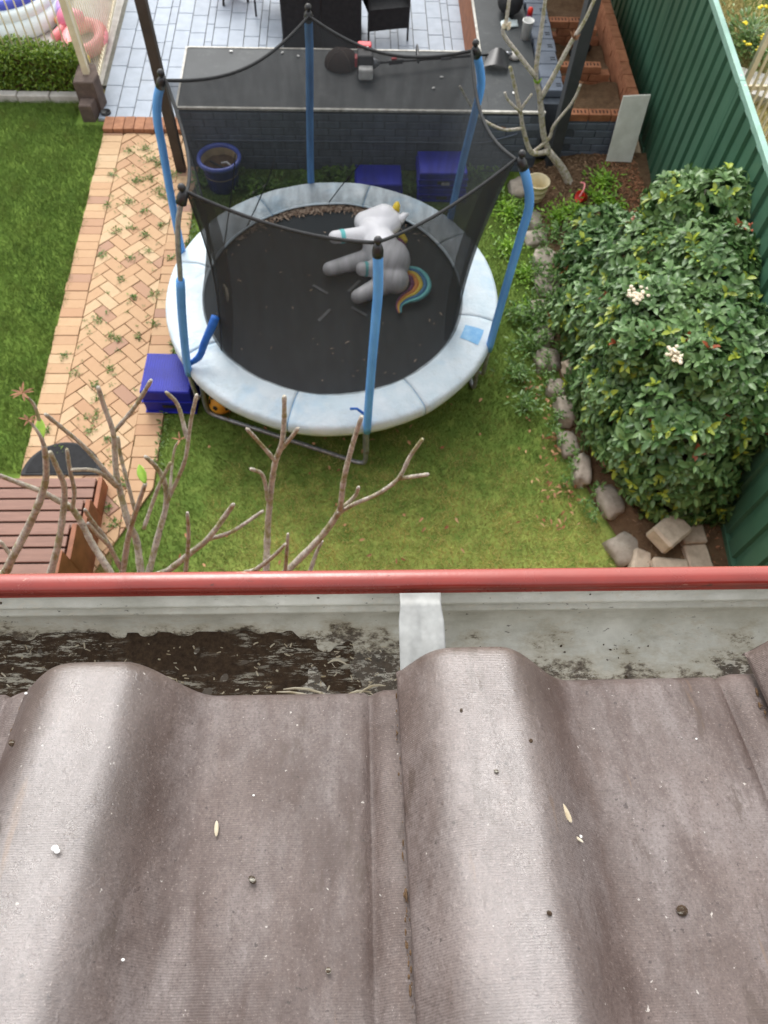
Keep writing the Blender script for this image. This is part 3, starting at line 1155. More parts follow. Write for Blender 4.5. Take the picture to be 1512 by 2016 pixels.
st.grid(siltfn, 1100, 36)
tag(st.build('gutter_silt', M['silt'], smooth=True), 'dark wet silt with pale fibres lying in the gutter', 'silt', kind='stuff')
sw = MB()
for (x_, y_, a, l_) in ((-0.13, 0.188, 0.12, .08), (-0.125, 0.183, 0.05, .085), (-0.14, .181, .2, .05), (-0.05, .195, -.18, .05), (-.055, .19, -.25, .055), (-.03, .184, .35, .04), (-.045, .187, -.1, .05), (.015, .197, .3, .03), (0.0, .192, .2, .03), (-.02, .225, -.1, .02), (-.2, .21, .1, .03)):
    pts = [(x_ + (t_ - .5) * l_ * math.cos(a), y_ + (t_ - .5) * l_ * math.sin(a) + .004 * math.sin(t_ * 3), 4.851 + .002 * math.sin(t_ * 5)) for t_ in (0, .25, .5, .75, 1)]
    sw.tube(pts, [.0006, .0012, .0014, .0012, .0005], 5)
for i in range(220):
    x_, y_, a, l_ = random.uniform(-.45, .06), random.uniform(.165, .25), random.gauss(0, .9), random.uniform(.001, .006)
    pts = [(x_ + (t_ - .5) * l_ * math.cos(a), y_ + (t_ - .5) * l_ * math.sin(a), 4.851 + .003 * random.random()) for t_ in (0, .5, 1)]
    sw.tube(pts, random.uniform(.0003, .0009), 4)
tag(sw.build('palm_fibres', M['straw']), 'pale shredded plant fibres stuck in the gutter silt', 'fibres', kind='stuff')
# loose black bits on the clean part
lb = MB()
for i in range(60):
    x_ = random.uniform(-0.4, 0.42)
    y_, z_ = random.choice(((random.uniform(.2, .25), 4.8395), (random.uniform(.2, .25), 4.8395), (.2672, random.uniform(4.912, 4.93))))
    s = random.uniform(.0003, .0011)
    lb.ball((x_, y_, z_), (s * 1.6, s, s * .6), 4, Matrix.Rotation(random.uniform(0, 3), 3, 'Z'))
tag(lb.build('gutter_crumbs', M['silt']), 'black crumbs speckled over the clean gutter lining', 'crumbs', kind='stuff')

for bx in (0.0605, -1.19, 1.31):
    def strap(u, v):
        wd = 0.0195 if v < 0.26 else 0.0212
        pr = [(0.2635, 4.946), (0.25, 4.945), (0.236, 4.944), (0.222, 4.9435), (0.205, 4.942), (0.19, 4.940), (0.17, 4.938), (0.14, 4.936)]
        i = int(round(v * 7))
        cx = (u - .5) * 2
        rib = 0.0012 * math.exp(-((abs(cx) - .62) / .16) ** 2) * (1 if v > .45 else 0) - 0.0014 * math.exp(-(cx / .2) ** 2) * (1 if .2 < v < .5 else 0)
        return (bx + cx * wd, pr[i][0], pr[i][1] + rib)
    b = MB().grid(strap, 24, 7)
    o = b.build('bracket', M['galv'], gut, smooth=True)
    sm_ = o.modifiers.new('thick', 'SOLIDIFY')
    sm_.thickness = 0.0022

# ------------------------------------------------------------------ trampoline
TC = Vector((-0.185, 4.88, 0.0))
TR = 1.47
RIM = 0.68
tramp = thing('trampoline', (TC.x, TC.y, 0), 'round trampoline with pale blue pad, blue foam poles and black net', 'trampoline')
PTOP = [(.150, 3.615), (1.145, 4.45), (.938, 5.74), (-.340, 6.18), (-1.375, 5.30), (-1.10, 4.08)]
PANG = [R(-79), R(-24), R(41), R(99), R(160), R(216)]


def tp(r, a, z):
    return (TC.x + r * math.cos(a), TC.y + r * math.sin(a), z)


MB().tube([tp(1.40, 2 * math.pi * i / 72, RIM - 0.07) for i in range(72)], 0.022, 8, closed=True).build('frame_ring', M['tube_steel'], tramp, smooth=True)
mt = MB()
mt.grid(lambda u, v: tp(0.001 + 1.19 * v, 2 * math.pi * u, RIM - 0.012 - 0.03 * (1 - v * v)), 72, 10, wrap=True)
jmat = mt.build('jumping_mat', M['mat'], tramp, smooth=True)


def padfn(a0, a1):
    def fn(u, v):
        a = a0 + (a1 - a0) * u
        wr = 0.010 * vnoise(math.cos(a) * 5, math.sin(a) * 5, v * 1.5, 1.0) + 0.005 * vnoise(math.cos(a) * 14, math.sin(a) * 14, v * 4, 1.0)
        ed = 0.008 * vnoise(math.cos(a) * 4, math.sin(a) * 4, 5, 1.0)
        if v < 0.72:
            k_ = v / 0.72
            return tp(1.145 + ed + 0.29 * k_, a, RIM + 0.012 + 0.02 * math.sin(math.pi * k_) + wr * math.sin(math.pi * min(1, k_ + .15)))
        k_ = (v - 0.72) / 0.28
        ang = k_ * math.pi * 0.5
        if k_ < 0.6:
            q = k_ / 0.6 * math.pi / 2
            return tp(1.435 + ed + 0.035 * math.sin(q), a, RIM + 0.012 - 0.03 * (1 - math.cos(q)) + wr * .5)
        q = (k_ - 0.6) / 0.4
        return tp(1.47 + ed + 0.006 * math.sin(q * 3) + wr * .5, a, RIM - 0.018 - 0.07 * q)
    return fn


NP_ = 8
off = R(-104)
for k in range(NP_):
    a0, a1 = off + 2 * math.pi * k / NP_ + 0.003, off + 2 * math.pi * (k + 1) / NP_ - 0.003
    o = MB().grid(padfn(a0, a1), 30, 24).build('pad_panel', M['pad'], tramp, smooth=True)
    s_ = o.modifiers.new('thick', 'SOLIDIFY')
    s_.thickness = 0.012
    seam = MB().tube([padfn(a0 - 0.003, a0)(0, v / 12) for v in range(13)], 0.006, 6)
    seam.build('seam', M['pad_patch'], tramp, smooth=True)
o = MB().grid(lambda u, v: tuple(Vector(padfn(R(-27), R(-19.5))(u, 0.2 + .42 * v)) + Vector((0, 0, .016))), 6, 6).build('patch', M['pad_patch'], tramp, smooth=True)
o['label'] = 'square patch of brighter unfaded blue on the pad'
for a, r_ in ((45, .21), (135, .21), (225, .21), (315, .21)):
    c = Vector((-.13, 4.83, RIM - 0.036))
    d = Vector((math.cos(R(a + 8)), math.sin(R(a + 8)), 0))
    MB().box(c + d * .22, (.17, .028, .003), rz=R(a + 8)).build('printed_mark', M['mat_mark'], jmat)

for i, a in enumerate(PANG):
    slip = (i == 5)
    tx, ty = PTOP[i]
    rt_ = Vector(tp(1.485, a, 0.0))
    ctr = Vector((TC.x, TC.y, 0))
    mid = Vector((tx, ty, 0)) + (Vector((tx, ty, 0)) - ctr).normalized() * (0.12 if i != 0 else 0.03)
    base = [rt_ + Vector((0, 0, .3)), rt_ + Vector((0, 0, .7)), rt_.lerp(mid, .4) + Vector((0, 0, 1.3)), rt_.lerp(mid, .8) + Vector((0, 0, 1.75)), mid + Vector((0, 0, 2.0)),
            mid.lerp(Vector((tx, ty, 0)), .4) + Vector((0, 0, 2.18)), Vector((tx, ty, 2.33))]
    pts = spline(base, 6)
    pole = MB().tube(pts, 0.0185, 10).build('pole', M['tube_steel'], tramp, smooth=True)
    tot = len(pts)
    lo, hi = (0.42, 0.97)
    i0 = int(tot * 0.16)
    i1 = int(tot * 0.99)
    if slip:
        i1 = int(tot * 0.50)
    sl = pts[i0:i1]
    MB().tube(sl, [0.033 if 0 < q < len(sl) - 1 else 0.031 for q in range(len(sl))], 12).build('foam_sleeve', M['foam'], pole, smooth=True)
    top = Vector(pts[-1])
    tdir = (Vector(pts[-1]) - Vector(pts[-3])).normalized()
    capm = MB().tube([top - tdir * .05, top - tdir * .005, top + tdir * .02, top + tdir * .02 + Vector((0, 0, .02))], [.036, .036, .03, .018], 12)
    capm.ball(top + tdir * .02 + Vector((0, 0, .045)), .027, 8)
    capm.build('pole_cap', M['black_plastic'], pole, smooth=True)
    # clamp to the leg below
    MB().tube([tp(1.49, a, .28), tp(1.44, a, .30)], .012, 6).build('clamp', M['tube_steel'], pole, smooth=True)
for (i, j) in ((0, 5), (1, 2), (3, 4)):
    a, b_ = PANG[i], PANG[j]
    if b_ - a > math.pi:
        b_ -= 2 * math.pi
    if a - b_ > math.pi:
        b_ += 2 * math.pi
    pa, pb = Vector(tp(1.43, a, 0)), Vector(tp(1.43, b_, 0))
    legp = [Vector(tp(1.40, a, RIM - .07)), Vector(tp(1.42, a, .35)), pa + Vector((0, 0, .09)), pa + (pb - pa) * .04 + Vector((0, 0, .03)),
            pa + (pb - pa) * .12 + Vector((0, 0, .024)), pa + (pb - pa) * .5 + Vector((0, 0, .024)), pa + (pb - pa) * .88 + Vector((0, 0, .024)), pa + (pb - pa) * .96 + Vector((0, 0, .03)),
            pb + Vector((0, 0, .09)), Vector(tp(1.42, b_, .35)), Vector(tp(1.40, b_, RIM - .07))]
    MB().tube(spline(legp, 5), 0.02, 8).build('leg', M['tube_steel'], tramp, smooth=True)
# torn foam flap on the bare pole, strap on the front pole
a = PANG[5]
fl = spline([Vector(tp(1.46, a, .74)), Vector(tp(1.40, a + .02, .82)) + Vector((.03, 0, 0)), Vector(tp(1.30, a + .03, .93)), Vector(tp(1.21, a + .03, 1.05)), Vector(tp(1.15, a + .02, 1.12))], 5)
o = MB().tube(fl, [.02, .022, .024, .026, .028, .03, .03, .03, .031, .032, .033, .033, .034, .035, .035, .036, .036, .036, .036, .036, .036][:len(fl)], 8).build('torn_foam_flap', M['foam_dark'], tramp, smooth=True)
o['label'] = 'torn bright blue foam flap peeling off its pole'
a = PANG[0]
MB().tube([tp(1.46, a, .80), tp(1.42, a - .05, .86), tp(1.40, a - .085, .84)], .012, 6).build('tie_strap', M['foam_dark'], tramp, smooth=True)

# net: hung from the pole tops, laced to the edge of the mat
ANG = PANG + [PANG[0] + 2 * math.pi]
tops = [Vector((a_, b__, 2.345)).lerp(Vector((TC.x, TC.y, 2.345)), .03) for (a_, b__) in PTOP]


def net_top(q):
    i = min(int(q), 5)
    f_ = q - i
    a, b_ = tops[i], tops[(i + 1) % 6]
    p = a.lerp(b_, f_)
    s_ = 4 * f_ * (1 - f_)
    cdir = Vector((TC.x - p.x, TC.y - p.y, 0)).normalized()
    return p + Vector((0, 0, -0.13 * s_)) + cdir * 0.05 * s_


def net_pt(u, v):
    q = u * 6
    i = min(int(q), 5)
    f_ = q - i
    tpnt = net_top(q)
    a = ANG[i] + (ANG[i + 1] - ANG[i]) * f_
    bt = Vector(tp(1.165, a, RIM + 0.0))
    p = tpnt.lerp(bt, v)
    cdir = Vector((TC.x - p.x, TC.y - p.y, 0)).normalized()
    bow = 0.10 * math.sin(math.pi * v) * (0.6 + 0.4 * 4 * f_ * (1 - f_))
    fold = 0.014 * vnoise(math.cos(a) * 9, math.sin(a) * 9, v * 1.2, 1.0) * math.sin(math.pi * v)
    return tuple(p + cdir * (bow + fold))


nm = MB().grid(net_pt, 144, 24, wrap=True).build('safety_net', M['net'], tramp, smooth=True)
for (q0, q1, off_) in ((.86, 1.05, .03), (4.9, 5.09, .03)):
    def fold_pt(u, v, q0=q0, q1=q1, off_=off_):
        pnt = Vector(net_pt((q0 + (q1 - q0) * u) / 6, .02 + v * .96))
        cd = Vector((TC.x - pnt.x, TC.y - pnt.y, 0)).normalized()
        return tuple(pnt + cd * (off_ + .012 * math.sin(u * 14 + v * 2)))
    MB().grid(fold_pt, 14, 20).build('net_fold', M['net'], tramp, smooth=True)
MB().tube([net_top(6 * k / 144) for k in range(144)], 0.0125, 6, closed=True).build('net_rope', M['rope'], tramp, smooth=True)
for (q0, q1, v0, v1) in ((3.35, 3.6, 0.55, 1.0), (3.7, 3.85, .4, 1.0), (2.6, 2.9, .6, 1.0), (4.0, 4.05, .0, 1.0), (5.0, 5.0, .0, 1.0)):
    MB().tube([Vector(net_pt((q0 + (q1 - q0) * k / 12) / 6, v0 + (v1 - v0) * k / 12)) for k in range(13)], 0.005, 5).build('net_cord', M['rope'], tramp, smooth=True)
MB().tube([tp(1.165, 2 * math.pi * k / 96, RIM + 0.004) for k in range(96)], 0.008, 6, closed=True).build('mat_edge_binding', M['rope'], tramp, smooth=True)

# leaf litter on the mat, thick along its far edge
pts_, cl = [], []
n = 900
a = rng.normal(R(100), 0.36, n)
r_ = 1.15 - np.abs(rng.normal(0, 0.035, n))
n2 = 60
a = np.r_[a, rng.uniform(0, 2 * np.pi, n2)]
r_ = np.r_[r_, np.sqrt(rng.random(n2)) * 1.1]
N_ = n + n2
P = np.c_[TC.x + r_ * np.cos(a), TC.y + r_ * np.sin(a), RIM - 0.010 - 0.03 * (1 - (r_ / 1.19) ** 2) + rng.random(N_) * 0.015 * (r_ > 1.05)]
th = rng.uniform(0, 2 * np.pi, N_)
D = np.c_[np.cos(th), np.sin(th), rng.normal(0, .12, N_)]
Nn = np.c_[rng.normal(0, .3, N_), rng.normal(0, .3, N_), np.ones(N_)]
V, F, C = leaves(P, D, Nn, rng.uniform(.025, .06, N_), rng.uniform(.008, .018, N_), cols(N_, (120, 98, 82), (186, 168, 150)))
o = put('dead_leaves', np_mesh('dead_leaves', V, F, C, M['dark_leaf']), None)
tag(o, 'dry brown leaves lying on the trampoline mat', 'leaves', kind='stuff')
st_ = MB().tube([(-1.17, 4.98, RIM - .005), (-1.14, 4.92, RIM + .006), (-1.125, 4.85, RIM + .004), (-1.12, 4.78, RIM - .006)], [.010, .014, .015, .012], 8)
tag(st_.build('foam_strip', M['petal'], loc=(-1.14, 4.88, RIM), smooth=True), 'pale strip of foam lying on the mat by the torn flap', 'strip')

# ------------------------------------------------------------------ inflatable unicorn
uni = thing('inflatable_unicorn', (0.3, 5.2, RIM - .03), 'white inflatable unicorn lying on its side on the trampoline mat', 'inflatable toy')
ub = MB()


def capsule(b, p0, r0, p1, r1, n=10, k=14):
    p0, p1 = Vector(p0), Vector(p1)
    d = (p1 - p0)
    Lh = d.length
    d.normalize()
    pts, rr = [], []
    for i in range(k // 2 + 1):
        a_ = math.pi / 2 * i / (k // 2)
        pts.append(p0 - d * r0 * math.cos(a_))
        rr.append(max(1e-3, r0 * math.sin(a_)))
    for i in range(k // 2 + 1):
        a_ = math.pi / 2 * i / (k // 2)
        pts.append(p1 + d * r1 * math.sin(a_))
        rr.append(max(1e-3, r1 * math.cos(a_)))
    b.tube(pts, rr, n * 2)


Z0 = RIM - 0.03
capsule(ub, (0.24, 5.33, Z0 + .17), 0.162, (0.32, 5.10, Z0 + .17), 0.174)      # barrel
capsule(ub, (0.335, 5.13, Z0 + .20), 0.168, (0.34, 5.10, Z0 + .2), 0.168)        # upper rump
capsule(ub, (0.37, 4.94, Z0 + .13), 0.123, (0.33, 4.98, Z0 + .13), 0.134)        # lower rump
capsule(ub, (0.21, 5.42, Z0 + .19), 0.140, (0.17, 5.47, Z0 + .19), 0.134)       # shoulder
capsule(ub, (0.17, 5.44, Z0 + .22), 0.067, (-0.17, 5.33, Z0 + .26), 0.058)      # front leg, raised
capsule(ub, (0.12, 5.25, Z0 + .09), 0.084, (-0.22, 5.13, Z0 + .075), 0.065)    # front leg, low
capsule(ub, (0.28, 5.04, Z0 + .17), 0.084, (0.075, 5.0, Z0 + .20), 0.062)      # hind leg, raised
capsule(ub, (0.27, 4.93, Z0 + .09), 0.095, (0.035, 4.80, Z0 + .07), 0.065)     # hind leg, low
capsule(ub, (0.26, 5.50, Z0 + .22), 0.112, (0.33, 5.58, Z0 + .22), 0.118)       # neck
capsule(ub, (0.28, 5.60, Z0 + .24), 0.129, (0.10, 5.60, Z0 + .2), 0.095)       # head and muzzle
uo = ub.build('body', M['vinyl_white'], uni)
md = uo.modifiers.new('fuse', 'REMESH')
md.mode = 'VOXEL'
md.voxel_size = 0.012
md.use_smooth_shade = True
md = uo.modifiers.new('soft', 'SMOOTH')
md.factor = 0.6
md.iterations = 5
for (c, d, r_) in (((-.105, 5.351, Z0 + .252), (-.34, -.11, .04), .0625), ((.11, 5.007, Z0 + .195), (-.2, -.04, .03), .066)):
    d = Vector(d).normalized()
    MB().tube([Vector(c) - d * .02, Vector(c) + d * .02], [r_, r_ - .001], 20, cap=False).build('hoof_band', M['toy_teal'], uni, smooth=True)
MB().tube([(.385, 5.635, Z0 + .30), (.40, 5.68, Z0 + .33), (.405, 5.70, Z0 + .345)], [.04, .03, .012], 12).build('horn', M['toy_yellow'], uni, smooth=True)
MB().tube([(.42, 5.56, Z0 + .25), (.47, 5.60, Z0 + .28), (.51, 5.62, Z0 + .28)], [.045, .03, .006], 10).build('ear', M['vinyl_white'], uni, smooth=True)
MB().ball((.17, 5.655, Z0 + .285), (.04, .025, .02), 8).build('nose_patch', M['toy_pink'], uni, smooth=True)
for m_, pts in (('toy_yellow', [(.44, 5.46, Z0 + .17), (.47, 5.43, Z0 + .14)]), ('toy_purple', [(.42, 5.40, Z0 + .15), (.455, 5.375, Z0 + .12)]), ('toy_teal', [(.36, 5.33, Z0 + .17), (.395, 5.30, Z0 + .14)])):
    mbk = MB()
    capsule(mbk, pts[0], .032, pts[1], .03)
    mbk.build('mane_lock', M[m_], uni, smooth=True)
tail = [Vector(p) for p in ((.47, 5.06, Z0 + .12), (.56, 5.03, Z0 + .10), (.60, 4.93, Z0 + .08), (.55, 4.84, Z0 + .07), (.46, 4.79, Z0 + .06), (.40, 4.72, Z0 + .05), (.40, 4.63, Z0 + .045))]
tl = spline(tail, 6)
for k, m_ in enumerate(('toy_purple', 'toy_orange', 'toy_yellow', 'toy_blue', 'toy_teal')):
    pts, rr = [], []
    for i, p in enumerate(tl):
        t_ = i / (len(tl) - 1)
        d = (tl[min(i + 1, len(tl) - 1)] - tl[max(i - 1, 0)]).normalized()
        nrm = Vector((d.y, -d.x, 0))
        wd = 0.034 * (1 - 0.75 * t_ ** 2) * (0.75 + .5 * math.sin(math.pi * min(1, t_ * 1.2)))
        pts.append(p - nrm * (k - 2) * wd)
        rr.append(wd * .62)
    MB().tube(pts, rr, 8).build('tail_stripe', M[m_], uni, smooth=True)

# ------------------------------------------------------------------ outdoor bench (L-shaped, brick front)
BZ = 0.72
bench = thing('outdoor_bench', (0.1, 8.0, 0), 'long dark sheet topped bench on a slate painted brick wall', 'bench')
brk = bevel_box_mesh('brick', (0.232, 0.11, 0.076), 0.005, M['slate_brick'])
brk_h = bevel_box_mesh('brick_half', (0.111, 0.11, 0.076), 0.005, M['slate_brick'])
wl = MB().box((0.115, 7.505, BZ / 2 - 0.02), (3.9, 0.10, BZ - 0.04)).build('front_wall', M['slate_mortar'], bench)
for c in range(8):
    zc = 0.045 + c * 0.0845
    x = -1.83 + (0.121 if c % 2 else 0)
    if c % 2:
        piece('brick', brk_h, wl, (-1.83 + 0.055, 7.505, zc))
    while x + 0.232 < 2.07:
        piece('brick', brk, wl, (x + 0.116, 7.505 + random.uniform(-.003, .002), zc))
        x += 0.242
for (x0, x1, y0, y1) in ((-1.84, 1.455, 7.46, 8.545), (1.4555, 2.06, 7.46, 11.5)):
    MB().box(((x0 + x1) / 2, (y0 + y1) / 2, BZ - 0.012), (x1 - x0, y1 - y0, 0.02)).build('top_sheet', M['bench'], bench, bevel=0.002)
for a, b_, s_ in (((-1.84, 7.462, BZ - .004), (2.06, 7.462, BZ - .004), (.03, .022)), ((-1.85, 7.48, BZ - .005), (-1.85, 8.555, BZ - .005), (.022, .022)),
                  ((-1.838, 8.55, BZ - .006), (1.435, 8.55, BZ - .006), (.022, .02)), ((1.45, 8.54, BZ - .004), (1.45, 11.5, BZ - .004), (.024, .022))):
    MB().beam(a, b_, *s_).build('edge_trim', M['white_trim'], bench)
MB().box((1.475, 9.9, 0.35), (0.03, 2.65, 0.68)).build('side_panel', M['timber'], bench)
MB().box((-0.2, 8.53, 0.35), (3.2, 0.03, 0.68)).build('back_panel', M['timber'], bench)
MB().box((-1.83, 8.02, 0.345), (0.03, 0.95, 0.67)).build('end_panel', M['slate_brick'], bench)
MB().tube(spline([(-1.75, 7.435, .37), (-1, 7.434, .368), (0.6, 7.434, .371), (1.35, 7.434, .37), (1.62, 7.43, .43), (1.8, 7.43, .49)], 6), .009, 6).build('conduit', M['slate_brick'], bench, smooth=True)
# painted cored-brick kerb along the right arm of the bench
kw = MB().box((2.19, 9.55, BZ / 2 - .03), (0.22, 3.7, BZ - .06)).build('side_wall', M['slate_mortar'], bench)
kb = bevel_box_mesh('kerb_brick', (0.235, 0.235, 0.08), 0.006, M['slate_brick'])
kh = bevel_box_mesh('core_slot', (0.06, 0.018, 0.004), 0.001, M['slate_hole'])
for k in range(13):
    y_ = 7.92 + k * 0.245
    bk = piece('kerb_brick', kb, kw, (2.195 + random.uniform(-.012, .012), y_, BZ - 0.01), (0, 0, random.uniform(-.03, .03)))
    for q in (-.04, .0):
        hb = MB().box((2.255, y_ + q, BZ + .0305), (.055, .017, .004)).build('core_slot', M['slate_hole'], kw)

# ------------------------------------------------------------------ pergola posts and an unseen sheet roof shaped to shade the far fence
perg = thing('pergola', (0.2, 7.45, 0), 'pergola with two dark square posts standing at the bench wall', 'pergola')
MB().box((-1.93, 7.39, 1.25), (0.1, 0.1, 2.5)).build('post', M['post'], perg, bevel=0.004)
MB().box((2.24, 7.40, 1.25), (0.12, 0.14, 2.5)).build('post', M['post_grey'], perg, bevel=0.004)
MB().box((0.6, 7.40, 2.56), (5.6, 0.09, 0.14)).build('beam', M['post_grey'], perg)
MB().box((2.75, 11.4, 2.64), (1.9, 6.1, 0.02)).build('shade_roof', M['roof_metal'], perg)

# ------------------------------------------------------------------ raw brick planter beside the fence
pl = thing('brick_planter', (2.7, 8.2, 0), 'unfinished orange cored brick planter boxes between bench and fence', 'planter')
MB().box((2.68, 7.505, 0.32), (0.78, 0.09, 0.62)).build('front_wall', M['slate_mortar'], pl)
fw = [o for o in pl.children if o.name.startswith('front_wall')][0]
for c in range(7):
    zc = 0.06 + c * 0.0845
    x = 2.3 + (0.121 if c % 2 else 0)
    while x + 0.2 < 3.09:
        piece('brick', brk, fw, (x + .116, 7.505 + random.uniform(-.003, .002), zc))
        x += .242
rb = bevel_box_mesh('raw_brick', (0.232, 0.11, 0.076), 0.004, M['raw_brick'])


def cored(c, rz, par):
    """raw brick showing its row of core holes"""
    o = piece('brick', rb, par, c, (0, 0, rz))
    hm = MB()
    for i in range(5):
        p = Vector(((i - 2) * .04, 0, .0385))
        p = Matrix.Rotation(rz, 3, 'Z') @ p + Vector(c)
        hm.box(p, (.017, .05, .002), rz=rz)
    hm.build('core_holes', M['core_hole'], par)


for k in range(3):
    cored((2.42 + k * .242, 7.51, 0.665), 0, pl)
for (x0, x1, y_) in ((2.35, 3.0, 8.40), (2.35, 3.0, 9.3)):
    MB().box(((x0 + x1) / 2, y_, .25), (x1 - x0, .09, .46)).build('divider_core', M['raw_brick'], pl)
    for c in range(3):
        x = x0 + (.121 if c % 2 else 0)
        while x + .2 < x1:
            (cored if c == 2 else lambda c_, r__, p_: piece('brick', rb, p_, c_, (0, 0, r__)))((x + .116, y_, .48 + c * .0845), 0, pl)
            x += .242
rwl = MB().box((3.10, 9.2, .3), (.09, 3.4, .56)).build('fence_side_wall', M['raw_brick'], pl)
for c in range(2):
    y_ = 7.56 + (.121 if c % 2 else 0)
    while y_ + .2 < 10.9:
        piece('brick', rb, pl, (3.085 + random.uniform(-.006, .006), y_ + .116, .60 + c * .0845), (0, 0, R(90)))
        y_ += .242
for (y0, y1, z_) in ((7.57, 8.35, .5), (8.46, 9.25, .42), (9.36, 10.8, .4)):
    def dfn(u, v, y0=y0, y1=y1, z_=z_):
        x_, y_ = 2.32 + .72 * u, y0 + (y1 - y0) * v
        return (x_, y_, z_ + .05 * vnoise(x_, y_, 2, 5))
    MB().grid(dfn, 14, 14).build('earth_fill', M['soil'], pl, smooth=True)
MB().tube([(2.62, 8.95, .47), (2.76, 9.02, .52), (2.86, 9.12, .46)], [.05, .07, .04], 8).build('plastic_sheet', M['black_cloth'], pl, smooth=True)

# ------------------------------------------------------------------ green steel fence
fence = thing('steel_fence', (3.2, 5.0, 0), 'tall green ribbed steel fence along the garden bed', 'fence')
FT = 1.93


MOD = 0.225


def fprof(s):
    """sheet depth across one rib module: wide flat pan, narrow recessed valley"""
    q = s % MOD
    if q < 0.135:
        return 0.0
    if q < 0.150:
        return 0.032 * (q - .135) / .015
    if q < 0.210:
        return 0.032
    return 0.032 * (1 - (q - .210) / .015)


PB = [-1.05, 1.31, 3.68, 6.05, 8.42, 10.8, 13.2]
for i in range(len(PB) - 1):
    y0, y1 = PB[i] + 0.03, PB[i + 1] - 0.03
    nn_ = int((y1 - y0) / 0.2 * 10)
    ss = sorted(set([0.0] + [round(m_ * MOD + q, 4) for m_ in range(12) for q in (0, .135, .150, .210) if m_ * MOD + q < y1 - y0] + [y1 - y0]))
    b = MB()
    n_ = len(ss)
    tilt = random.uniform(-.004, .004)
    vs = []
    for s in ss:
        for z_ in (0.15, FT - 0.03):
            y_ = y0 + s
            vs.append((fence_x(y_) + fprof(s) - .014 + tilt, y_, z_))
    b.add(vs, [(2 * k, 2 * k + 2, 2 * k + 3, 2 * k + 1) for k in range(n_ - 1)])
    o = b.build('sheet_panel', M['fence'], fence)
    sm_ = o.modifiers.new('thick', 'SOLIDIFY')
    sm_.thickness = .0015
    MB().beam((fence_x(y0 - .03) + .008, y0 - .028, FT - .012 + .002 * (i % 2)), (fence_x(y1 + .03) + .008, y1 + .028, FT - .012 + .002 * (i % 2)), .05, .06).build('top_rail', M['fence_rail'], fence, bevel=.004)
    MB().beam((fence_x(y0), y0 - .03, .17), (fence_x(y1), y1 + .03, .17), .05, .05).build('bottom_rail', M['fence'], fence)
    MB().beam((fence_x(y0) - .03, y0 - .03, .06), (fence_x(y1) - .03, y1 + .03, .06), .17, .03).build('plinth_board', M['plinth'], fence)
for y_ in PB:
    MB().box((fence_x(y_) + .005, y_, FT / 2), (.055, .07, FT - .04)).build('fence_post', M['fence'], fence, bevel=.003)
    for q in (-.07, .07):
        MB().ball((fence_x(y_) + .012, y_ + q, FT + .018), (.010, .010, .005), 6).build('screw_head', M['white_plastic'], fence)

# leaning board
bl_, br_, tr_, tl_ = Vector((2.825, 7.30, .26)), Vector((3.115, 7.30, .25)), Vector((3.13, 7.46, .93)), Vector((2.845, 7.46, .91))
bn_ = (br_ - bl_).cross(tl_ - bl_).normalized() * .022
bd = MB().add([bl_, br_, tr_, tl_, bl_ - bn_, br_ - bn_, tr_ - bn_, tl_ - bn_], [(0, 1, 2, 3), (7, 6, 5, 4), (0, 4, 5, 1), (1, 5, 6, 2), (2, 6, 7, 3), (3, 7, 4, 0)])
tag(bd.build('white_board', M['board'], loc=(3.0, 7.4, .2), bevel=.003), 'flat white board leaning between the planter wall and green fence', 'board')

# ------------------------------------------------------------------ neighbour's side
nb = MB().box((5.0, 9.15, .03), (1.9, .5, .1), rz=R(-28))
tag(nb.build('neighbour_paving', M['concrete']), kind='structure')
cf = thing('slatted_fence', (4.1, 7.5, 0), 'cream slatted aluminium fence in the yard beyond the green fence', 'fence')
MB().box((4.1, 7.5, .8), (.055, .055, 1.6)).build('post', M['cream'], cf)
for z_ in (.25, 1.0, 1.5):
    MB().box((5.2, 7.5, z_), (2.2, .03, .045)).build('rail', M['cream'], cf)
for k in range(26):
    MB().box((4.18 + k * .08, 7.47, .85), (.022, .022, 1.5)).build('slat', M['cream'], cf)

# ------------------------------------------------------------------ pool corner, top left
PF = thing('pool_fence', (-3.1, 8.62, 0), 'cream tubular pool fence turning a corner behind the clipped hedge', 'fence')
MB().box((-3.07, 8.60, .92), (.07, .07, 1.1)).build('post', M['cream'], PF, bevel=.004)
for z_ in (.42, 1.4):
    MB().box((-4.6, 8.9, z_), (3.0, .03, .04)).build('rail', M['cream'], PF)
    MB().beam((-3.07, 8.65, z_ - .32 if z_ < 1 else z_), (-3.16, 11.6, z_ - .32 if z_ < 1 else z_), .03, .04).build('rail', M['cream'], PF)
for k in range(30):
    MB().tube([(-3.12 - k * .1, 8.9, .2), (-3.12 - k * .1, 8.9, 1.4)], .008, 6).build('baluster', M['cream'], PF, smooth=True)
for k in range(34):
    y_ = 8.72 + k * .085
    MB().tube([(-3.07 - .03 * (y_ - 8.65), y_, .10), (-3.07 - .03 * (y_ - 8.65), y_, 1.4)], .008, 6).build('baluster', M['cream'], PF, smooth=True)

pil = MB().prism([(-3.2, 8.42), (-2.97, 8.42), (-2.94, 8.60), (-3.0, 8.78), (-3.2, 8.78)], 0, .38, .01)
pil.prism([(-3.17, 8.26), (-3.03, 8.26), (-3.0, 8.415), (-3.17, 8.415)], 0, .2, .01)
tag(pil.build('concrete_pillar', M['pillar'], loc=(-3.08, 8.5, 0)), 'stepped brown concrete pillar at the foot of the pool fence', 'pillar')
MB_ = MB().lathe([(.055, 0.0), (.06, .03), (.052, .034), (.045, .02)], (-2.92, 8.39, .02), 20)
tag(MB_.build('drain_cup', M['black_plastic'], loc=(-2.92, 8.39, .02), smooth=True), 'small round black drain beside the path end', 'drain')

